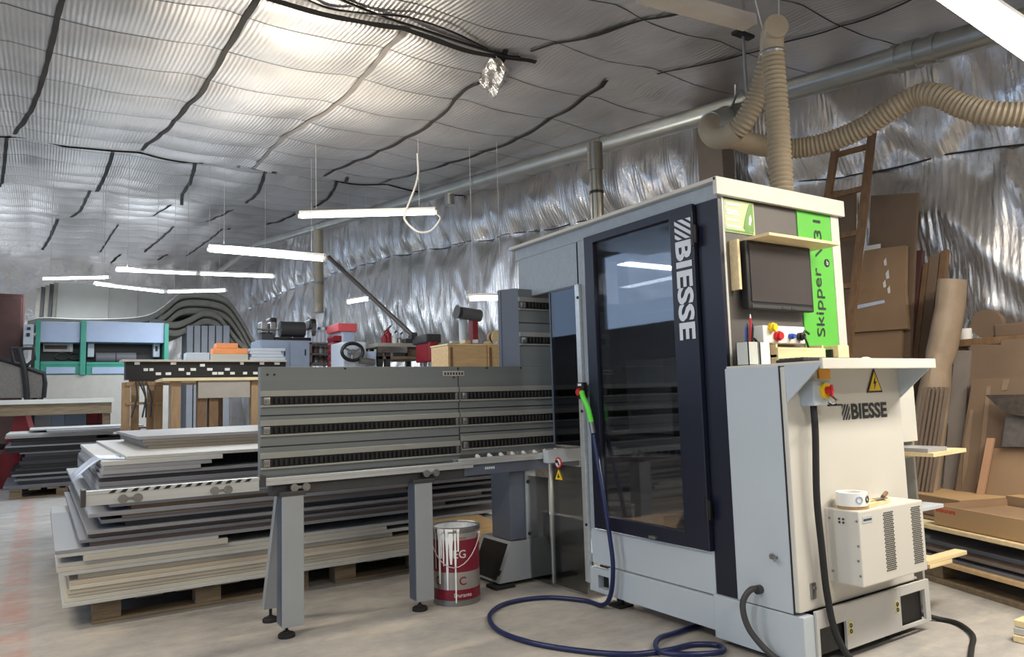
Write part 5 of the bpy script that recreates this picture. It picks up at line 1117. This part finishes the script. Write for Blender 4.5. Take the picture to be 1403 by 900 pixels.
for i, (u0, u1, v0, m, lab) in enumerate([(1241, 1256, 345, BROWN, 'dark brown plank leaning right of the printed carton'), (1257, 1264, 362, DARKW, 'dark timber plank leaning, middle of three beside the carton'), (1266, 1279, 350, CARDD, 'brown plank leaning beside the paper-wrapped bundle'), (1281, 1290, 344, DARKW, 'dark narrow plank just left of the paper-wrapped bundle')]):
    sheet([(u0 + 8, v0), (u1 + 8, v0 - 3), (u1 - 30, 690), (u0 - 30, 690)], .08, .04, m, 'plank', lab, 'plank', 'planks leaning on the wall')
wbn = thing('wrapped_bundle', 'tall paper-wrapped bundle of strips leaning beside the machine', 'bundle', onp(1265, 690, -.12))
def wb_fn():
    mb = MB(); c_ = [(1305, 383, 17), (1302, 420, 18), (1296, 455, 18), (1290, 482, 18), (1286, 500, 14), (1281, 530, 19), (1274, 580, 21), (1266, 640, 22), (1260, 690, 22)]
    rings = []
    for (u, v, w) in c_:
        L0, R0 = onp(u - w, v, -.14), onp(u + w, v, -.14); cc = (L0 + R0) / 2; ax = (R0 - L0) / 2
        rings.append([mb.bm.verts.new(cc + ax * math.cos(q_) + Vector((.12, 0, 0)) * math.sin(q_) * (1 + .15 * noise.noise((q_, v * .05, 0)))) for q_ in [2 * PI * j / 14 for j in range(14)]])
    for a, b2 in zip(rings, rings[1:]):
        for j in range(14): mb.bm.faces.new((a[j], a[(j + 1) % 14], b2[(j + 1) % 14], b2[j]))
    mb.bm.faces.new(rings[0][::-1]); mb.bm.faces.new(rings[-1]); mb.sm = True; return mb
wb_fn().build('paper_wrap', PAPER, wbn)
mb = MB()
for i in range(6): n = Vector((1, 0, -.26)).normalized(); u = 1266 + i * 6; mb.prism([onp(u, 530, -.27), onp(u + 3, 530, -.27), onp(u - 22, 690, -.27), onp(u - 25, 690, -.27)], n * .02)
mb.build('strip_ends', mat('strip_grey', (120, 106, 94), .5), wbn)
tag(MB().tube([onp(1283, 500, -.29), onp(1303, 494, -.29)], .01, 6).build('tie_band', PAPER), '', '') if False else None
sheet([(1308, 480), (1330, 480), (1310, 690), (1290, 690)], -.02, .02, mat('grey_card', (126, 118, 112), .7, var=.1), 'grey_board', 'narrow grey board leaning right of the wrapped bundle', 'board')
sheet([(1330, 472), (1371, 472), (1372, 465), (1420, 463), (1420, 560), (1326, 560)], .0, .05, CARDD, 'cardboard_sheet', 'upper torn cardboard carton leaning at the right edge', 'cardboard', 'cardboard leaning on the wall')
cu_ = bpy.data.objects[-1] if False else None
big = sheet([(1332, 519), (1403, 516), (1430, 516), (1425, 690), (1306, 690)], -.08, .06, CARDD, 'cardboard_sheet', 'large cardboard carton leaning in front, behind the open box', 'cardboard', 'cardboard leaning on the wall')
TORN = mat('torn_card_layer', (134, 113, 93), .8, var=.1)
for px_, nm in (([(1352, 530), (1358, 528), (1352, 590), (1345, 660), (1338, 664)], 'torn_strip'), ([(1374, 520), (1384, 519), (1380, 534), (1372, 536)], 'torn_strip'), ([(1322, 600), (1330, 560), (1334, 562), (1326, 640), (1318, 668)], 'torn_strip')):
    mark(px_, -.08, TORN, nm, big)
sheet([(1352, 600), (1362, 600), (1345, 690), (1335, 690)], -.15, .02, mat('peach_card', (176, 138, 108), .8), 'card_strip', 'narrow peach cardboard strip on the large carton', 'cardboard')
sheet([(1362, 614), (1430, 612), (1430, 700), (1346, 700)], -.12, .05, CARD, 'cardboard_sheet', 'low brown carton flap leaning lowest at the right edge', 'cardboard', 'cardboard leaning on the wall')
fb = thing('film_wrapped_pack', 'film-wrapped pack with dark torn wrap at the right edge', 'pack', onp(1390, 610, -.16))
sheet([(1350, 541), (1430, 540), (1430, 575), (1388, 568), (1376, 566)], -.2, .03, mat('dark_film', (70, 64, 60), .2, var=.25, scale=30), 'torn_film', None, None, None, fb); sheet([(1378, 571), (1430, 566), (1430, 612), (1372, 612)], -.17, .04, mat('shiny_dark_film', (88, 84, 82), .18, var=.2, scale=20), 'film_pack', None, None, None, fb)
# dark shelf zone with box and tool high at right
t = thing('wall_shelf', 'dark wall shelf with a roll and white pot at the right edge', 'shelf', onp(1370, 460, .2))
a = onp(1318, 466, .1); c = onp(1420, 450, .1); MB().box(a.x - .1, a.x + .3, min(a.y, c.y) - .1, max(a.y, c.y), a.z - .05, a.z, .004).build('shelf_board', DARKW, t); MB().box(a.x - .05, a.x - .02, max(a.y, c.y) - .05, max(a.y, c.y), a.z - .9, a.z - .05).build('bracket', DARKW, t)
for i, (u, r, m, nm, lab) in enumerate([(1323, .045, WHITE, 'pot', 'small white pot on the dark wall shelf'), (1352, .10, CARDD, 'cardboard_disc', 'round cardboard disc standing on the dark wall shelf')]):
    q_ = onp(u, 455, .1)
    if i == 0: tt = thing(nm, lab, 'pot', (q_.x, q_.y, a.z)); MB().lathe([(.001, 0), (r * .8, 0), (r, .08), (r * .9, .08), (.001, .07)], (q_.x, q_.y, a.z), 16).build('pot_body', m, tt); MB().cyl((q_.x, q_.y, a.z + .07), (q_.x, q_.y - .03, a.z + .14), .012, 8).build('brush', STEEL, tt)
    else: tag(MB().cyl((q_.x, q_.y, a.z + r), (q_.x + .06, q_.y, a.z + r), r, 24).build(nm, m), lab, 'disc')
tag(MB().box(a.x + .0, a.x + .15, min(a.y, c.y), min(a.y, c.y) + .25, a.z + .001, a.z + .09, .01).build('scrap_carton', CARDD), 'scrap of torn carton lying on the dark wall shelf', 'cardboard')
# pallets with long boards and boxes
O = Vector((4.50, 2.56, 0)); U_ = Vector((-.36, -.933, 0)).normalized(); V_ = Vector((.933, -.36, 0)).normalized(); ROT = Matrix(((U_.x, V_.x, 0, O.x), (U_.y, V_.y, 0, O.y), (0, 0, 1, 0), (0, 0, 0, 1)))
def rb(name, m, par, x0, x1, y0, y1, z0, z1, bev=.003): return MB().box(x0, x1, y0, y1, z0, z1, bev, ROT).build(name, m, par)
p1 = thing('long_pallet', 'low wooden pallet on the floor under the cardboard boxes', 'pallet', tuple(O))
for y in (0, .45, .9): rb('bottom_runner', OLDW, p1, -.7, 1.6, y, y + .1, 0, .03)
for x in (-.6, .1, .95):
    for y in (.02, .47, .92): rb('block', OLDW, p1, x, x + .14, y, y + .1, .03, .11)
for y in (0, .2, .4, .6, .8): rb('deck_board', PLY if y == 0 else OLDW, p1, -.72, 1.62, y, y + .13, .11, .135)
GB = [('long_board', BOARDM['mid'], -.5, 1.6, .03, .8, .136, .156, 'grey board lying lowest on the low pallet under the boxes'), ('long_board', BOARDM['black'], -.6, 1.55, .06, .8, .157, .177, 'black board second up on the low pallet under the boxes'), ('long_board', BOARDM['brown'], -.55, 1.6, .02, .75, .178, .196, 'brown board third up on the low pallet under the boxes'), ('long_board', BOARDM['mid'], -.6, 1.62, .1, .8, .197, .222, 'grey board uppermost on the low pallet under the boxes')]
for nm, m, x0, x1, y0, y1, z0, z1, lab in GB: tag(rb(nm, m, None, x0, x1, y0, y1, z0, z1, .0015), lab, 'board', 'boards on the low pallet')
p2 = thing('pallet_deck', 'upper wooden pallet deck carrying the cardboard boxes', 'pallet', tuple(O + Vector((0, 0, .223))))
for x in (-.6, .3, 1.2):
    for y in (.3, .7): rb('block', OLDW, p2, x, x + .12, y, y + .1, .223, .305)
rb('deck_board', PALE, p2, -.72, 1.62, .0, .12, .306, .33)
for y in (.16, .36, .56, .76): rb('deck_board', OLDW, p2, -.72, 1.62, y, y + .13, .306, .33)
b1 = thing('cardboard_box', 'closed brown cardboard box on the pallet deck beside the machine', 'box', tuple(O + Vector((0, 0, .33))), 'boxes on the pallet deck')
rb('box_body', CARD, b1, -.62, .17, .24, .62, .334, .45, .004); rb('box_flap', CARDL, b1, -.62, -.22, .24, .62, .45, .456, .001); rb('box_flap', CARDL, b1, -.215, .17, .24, .62, .45, .456, .001); rb('liner', DRED, b1, -.6, .16, .245, .6, .331, .334, 0)
b2 = thing('cardboard_box', 'long open cardboard box with red print at the right edge', 'box', tuple(O + U_ * .6 + Vector((0, 0, .33))), 'boxes on the pallet deck')
bx0, bx1, by0, by1 = .2, 1.3, .03, .55
rb('box_front', CARDL, b2, bx0, bx1, by0, by0 + .008, .331, .45, 0); rb('box_back', CARD, b2, bx0, bx1, by1 - .008, by1, .331, .47, 0); rb('box_side', CARD, b2, bx0, bx0 + .008, by0 + .008, by1 - .008, .331, .45, 0); rb('box_side', CARD, b2, bx1 - .008, bx1, by0 + .008, by1 - .008, .331, .45, 0); rb('box_bottom', CARD, b2, bx0, bx1, by0, by1, .3305, .336, 0)
rb('box_contents', CARD, b2, bx0 + .01, bx1 - .01, by0 + .02, by1 - .02, .336, .415, .003); rb('box_flap', CARDL, b2, bx0, bx1, by1 - .004, by1 + .12, .466, .472, 0)
mk = MB()
for i in range(9): mk.box(bx0 + .02 + i * .016, bx0 + .031 + i * .016, by0 - .001, by0, .41 + .004 * (i % 2), .43, 0, ROT)
mk.build('red_print', mat('red_print', (190, 60, 46), .6), b2)
# small white shelf standing right of the electrical cabinet
ss = thing('white_shelf_unit', 'narrow white shelf unit standing right behind the electrical cabinet', 'shelf', (3.7, 2.25, 0))
xr = at(1255, 570, 'Y', 2.12).x; ztp = at(1252, 522, 'Y', 2.12).z; xq = at(1240, 660, 'Y', 2.1).x
MB().box(3.60, xr, 2.12, 2.14, .86, ztp, .003).build('front_panel', FLOORPALE, ss)
MB().box(xr - .02, xr, 2.14, 2.5, .02, ztp, .003).build('side_panel', FLOORPALE, ss); MB().box(3.62, 3.64, 2.14, 2.5, .02, ztp, .003).build('side_panel', FLOORPALE, ss)
MB().box(3.62, xr, 2.5, 2.515, .02, ztp).build('back_panel', FLOORPALE, ss)
for z in (.26, .53, .80): MB().box(3.64, xr - .02, 2.12, 2.5, z - .02, z, .002).build('shelf_board', FLOORPALE, ss)
for i, (x0, x1, y0, y1, z, m, nm, lab) in enumerate([(3.66, xr - .03, 1.92, 2.38, .82, PALE, 'plywood_offcut', 'pale plywood offcut jutting from the top shelf right of the cabinet'), (3.67, xr - .05, 1.95, 2.36, .84, BOARDM['light'], 'board_offcut', 'light grey board offcut on top of the plywood offcut'), (3.66, xr - .03, 2.0, 2.3, .55, LWHITE, 'paper_pad', 'white paper pad on the middle shelf right of the cooling unit'), (3.66, xr - .03, 1.98, 2.3, .28, PALE, 'plywood_offcut', 'pale wood offcut on the lowest shelf right of the base'), (3.64, 4.02, 1.98, 2.04, .281, PALE, 'wood_batten', 'short pale batten lying on the lowest offcut right of the base')]):
    mb = MB()
    if i == 0: mb.prism([(x0, y0, z - .019), (4.04, y0 + .03, z - .019), (4.02, 2.11, z - .019), (x1, 2.115, z - .019), (x1, y1, z - .019), (x0, y1, z - .019)], (0, 0, .019))
    else: mb.box(x0, x1, y0, y1, z - .019 * (i != 4), z + (.02 if i == 4 else 0), .002)
    tag(mb.build(nm, m), lab, 'offcut' if i != 2 else 'paper')
# pale wood pieces on the floor at lower right edge
p = at(1403, 880, 'Z', 0)
for i in range(3): tag(MB().box(p.x - .03 + .01 * i, p.x + .35, p.y - .12, p.y + .03, .002 + i * .031, .031 + i * .031, .003).build('wood_offcut', PALE if i % 2 == 0 else BOARDM['white']), 'pale wood offcut, %s of the little pile at the lower right corner' % ['bottom', 'middle', 'top'][i], 'offcut', 'offcuts at the right corner')

# ------------------------------------------------------------------ light
w = bpy.data.worlds.new('world'); sc.world = w; w.use_nodes = True
bg = w.node_tree.nodes['Background']; bg.inputs[0].default_value = (.52, .71, 1.0, 1); bg.inputs[1].default_value = 2.9
def area(name, loc, tgt, sx, sy, e, c):
    l = bpy.data.lights.new(name, 'AREA'); l.shape = 'RECTANGLE'; l.size = sx; l.size_y = sy; l.energy = e; l.color = c
    o = bpy.data.objects.new(name, l); o.location = loc; d = Vector(tgt) - Vector(loc); o.rotation_euler = d.to_track_quat('-Z', 'Y').to_euler(); col.objects.link(o); return o
WARM = (1, .92, .79)
area('near_area_light', (3.3, .9, 2.45), (3.3, 1.1, 0), 1.2, .25, 70, WARM)
area('near_area_light', (4.3, .5, 2.9), (4.2, .8, 0), 1.2, .25, 100, WARM)  # added fill to brighten the floor at right; no fixture hangs here
area('front_fill', (1.5, -1.5, 3.2), (1.6, -1.2, 0), 1.5, .3, 90, WARM)  # added warm fill for unseen overhead lamps near the camera, no fixtures built
area('front_fill', (-1, 1.5, 3.2), (-1, 1.6, 0), 1.5, .3, 90, WARM)
for x, y, e, up in ((-1.5, 4.0, 100, 4), (2.1, 6.9, 22, 95), (-3.5, 9, 80, 2), (-4, 14, 105, 16), (.6, 12.3, 80, 7), (2.4, 9.5, 90, 8), (2.6, 14.5, 115, 30), (.8, 18, 110, 24), (-3.5, 19, 120, 14), (2.5, 22, 110, 80), (-1, 23.5, 60, 60)):  # added fill lights through the hall, placed for brightness and without fixtures
    zz = 3.3 if y < 17 else 3.9; c_ = (1, .9, .74) if y < 8 else (.84, .92, 1)
    area('hall_fill', (x, y, zz), (x, y + .01, 0), 1.5, .3, e, c_)
    area('hall_fill_up', (x, y, zz - (.25 if y > 8 else .7)), (x, y + .01, 9), 1.5, .3, up, c_)  # added upward fill that brightens the foil ceiling
area('cabinet_fill', (2.95, 3.0, .8), (2.9, 2.95, 0), .8, .1, 9, (1, .95, .86))  # added fill lights inside the machine; it has no work lamp
area('cabinet_fill', (2.95, 3.66, .7), (2.95, 3.6, 0), .4, .1, 7, (1, .95, .86))
area('cabinet_fill', (2.9, 3.0, 1.78), (2.95, 3.0, 0), .5, .1, 3, (.85, .92, 1))
sc.view_settings.view_transform = 'Standard'; sc.view_settings.look = 'None'; sc.view_settings.exposure = -.4; sc.view_settings.gamma = 1; sc.view_settings.use_curve_mapping = False
sc.cycles.use_denoising = True; sc.cycles.max_bounces = 8; sc.cycles.diffuse_bounces = 4; sc.cycles.glossy_bounces = 4; sc.cycles.transparent_max_bounces = 16; sc.cycles.sample_clamp_indirect = 8
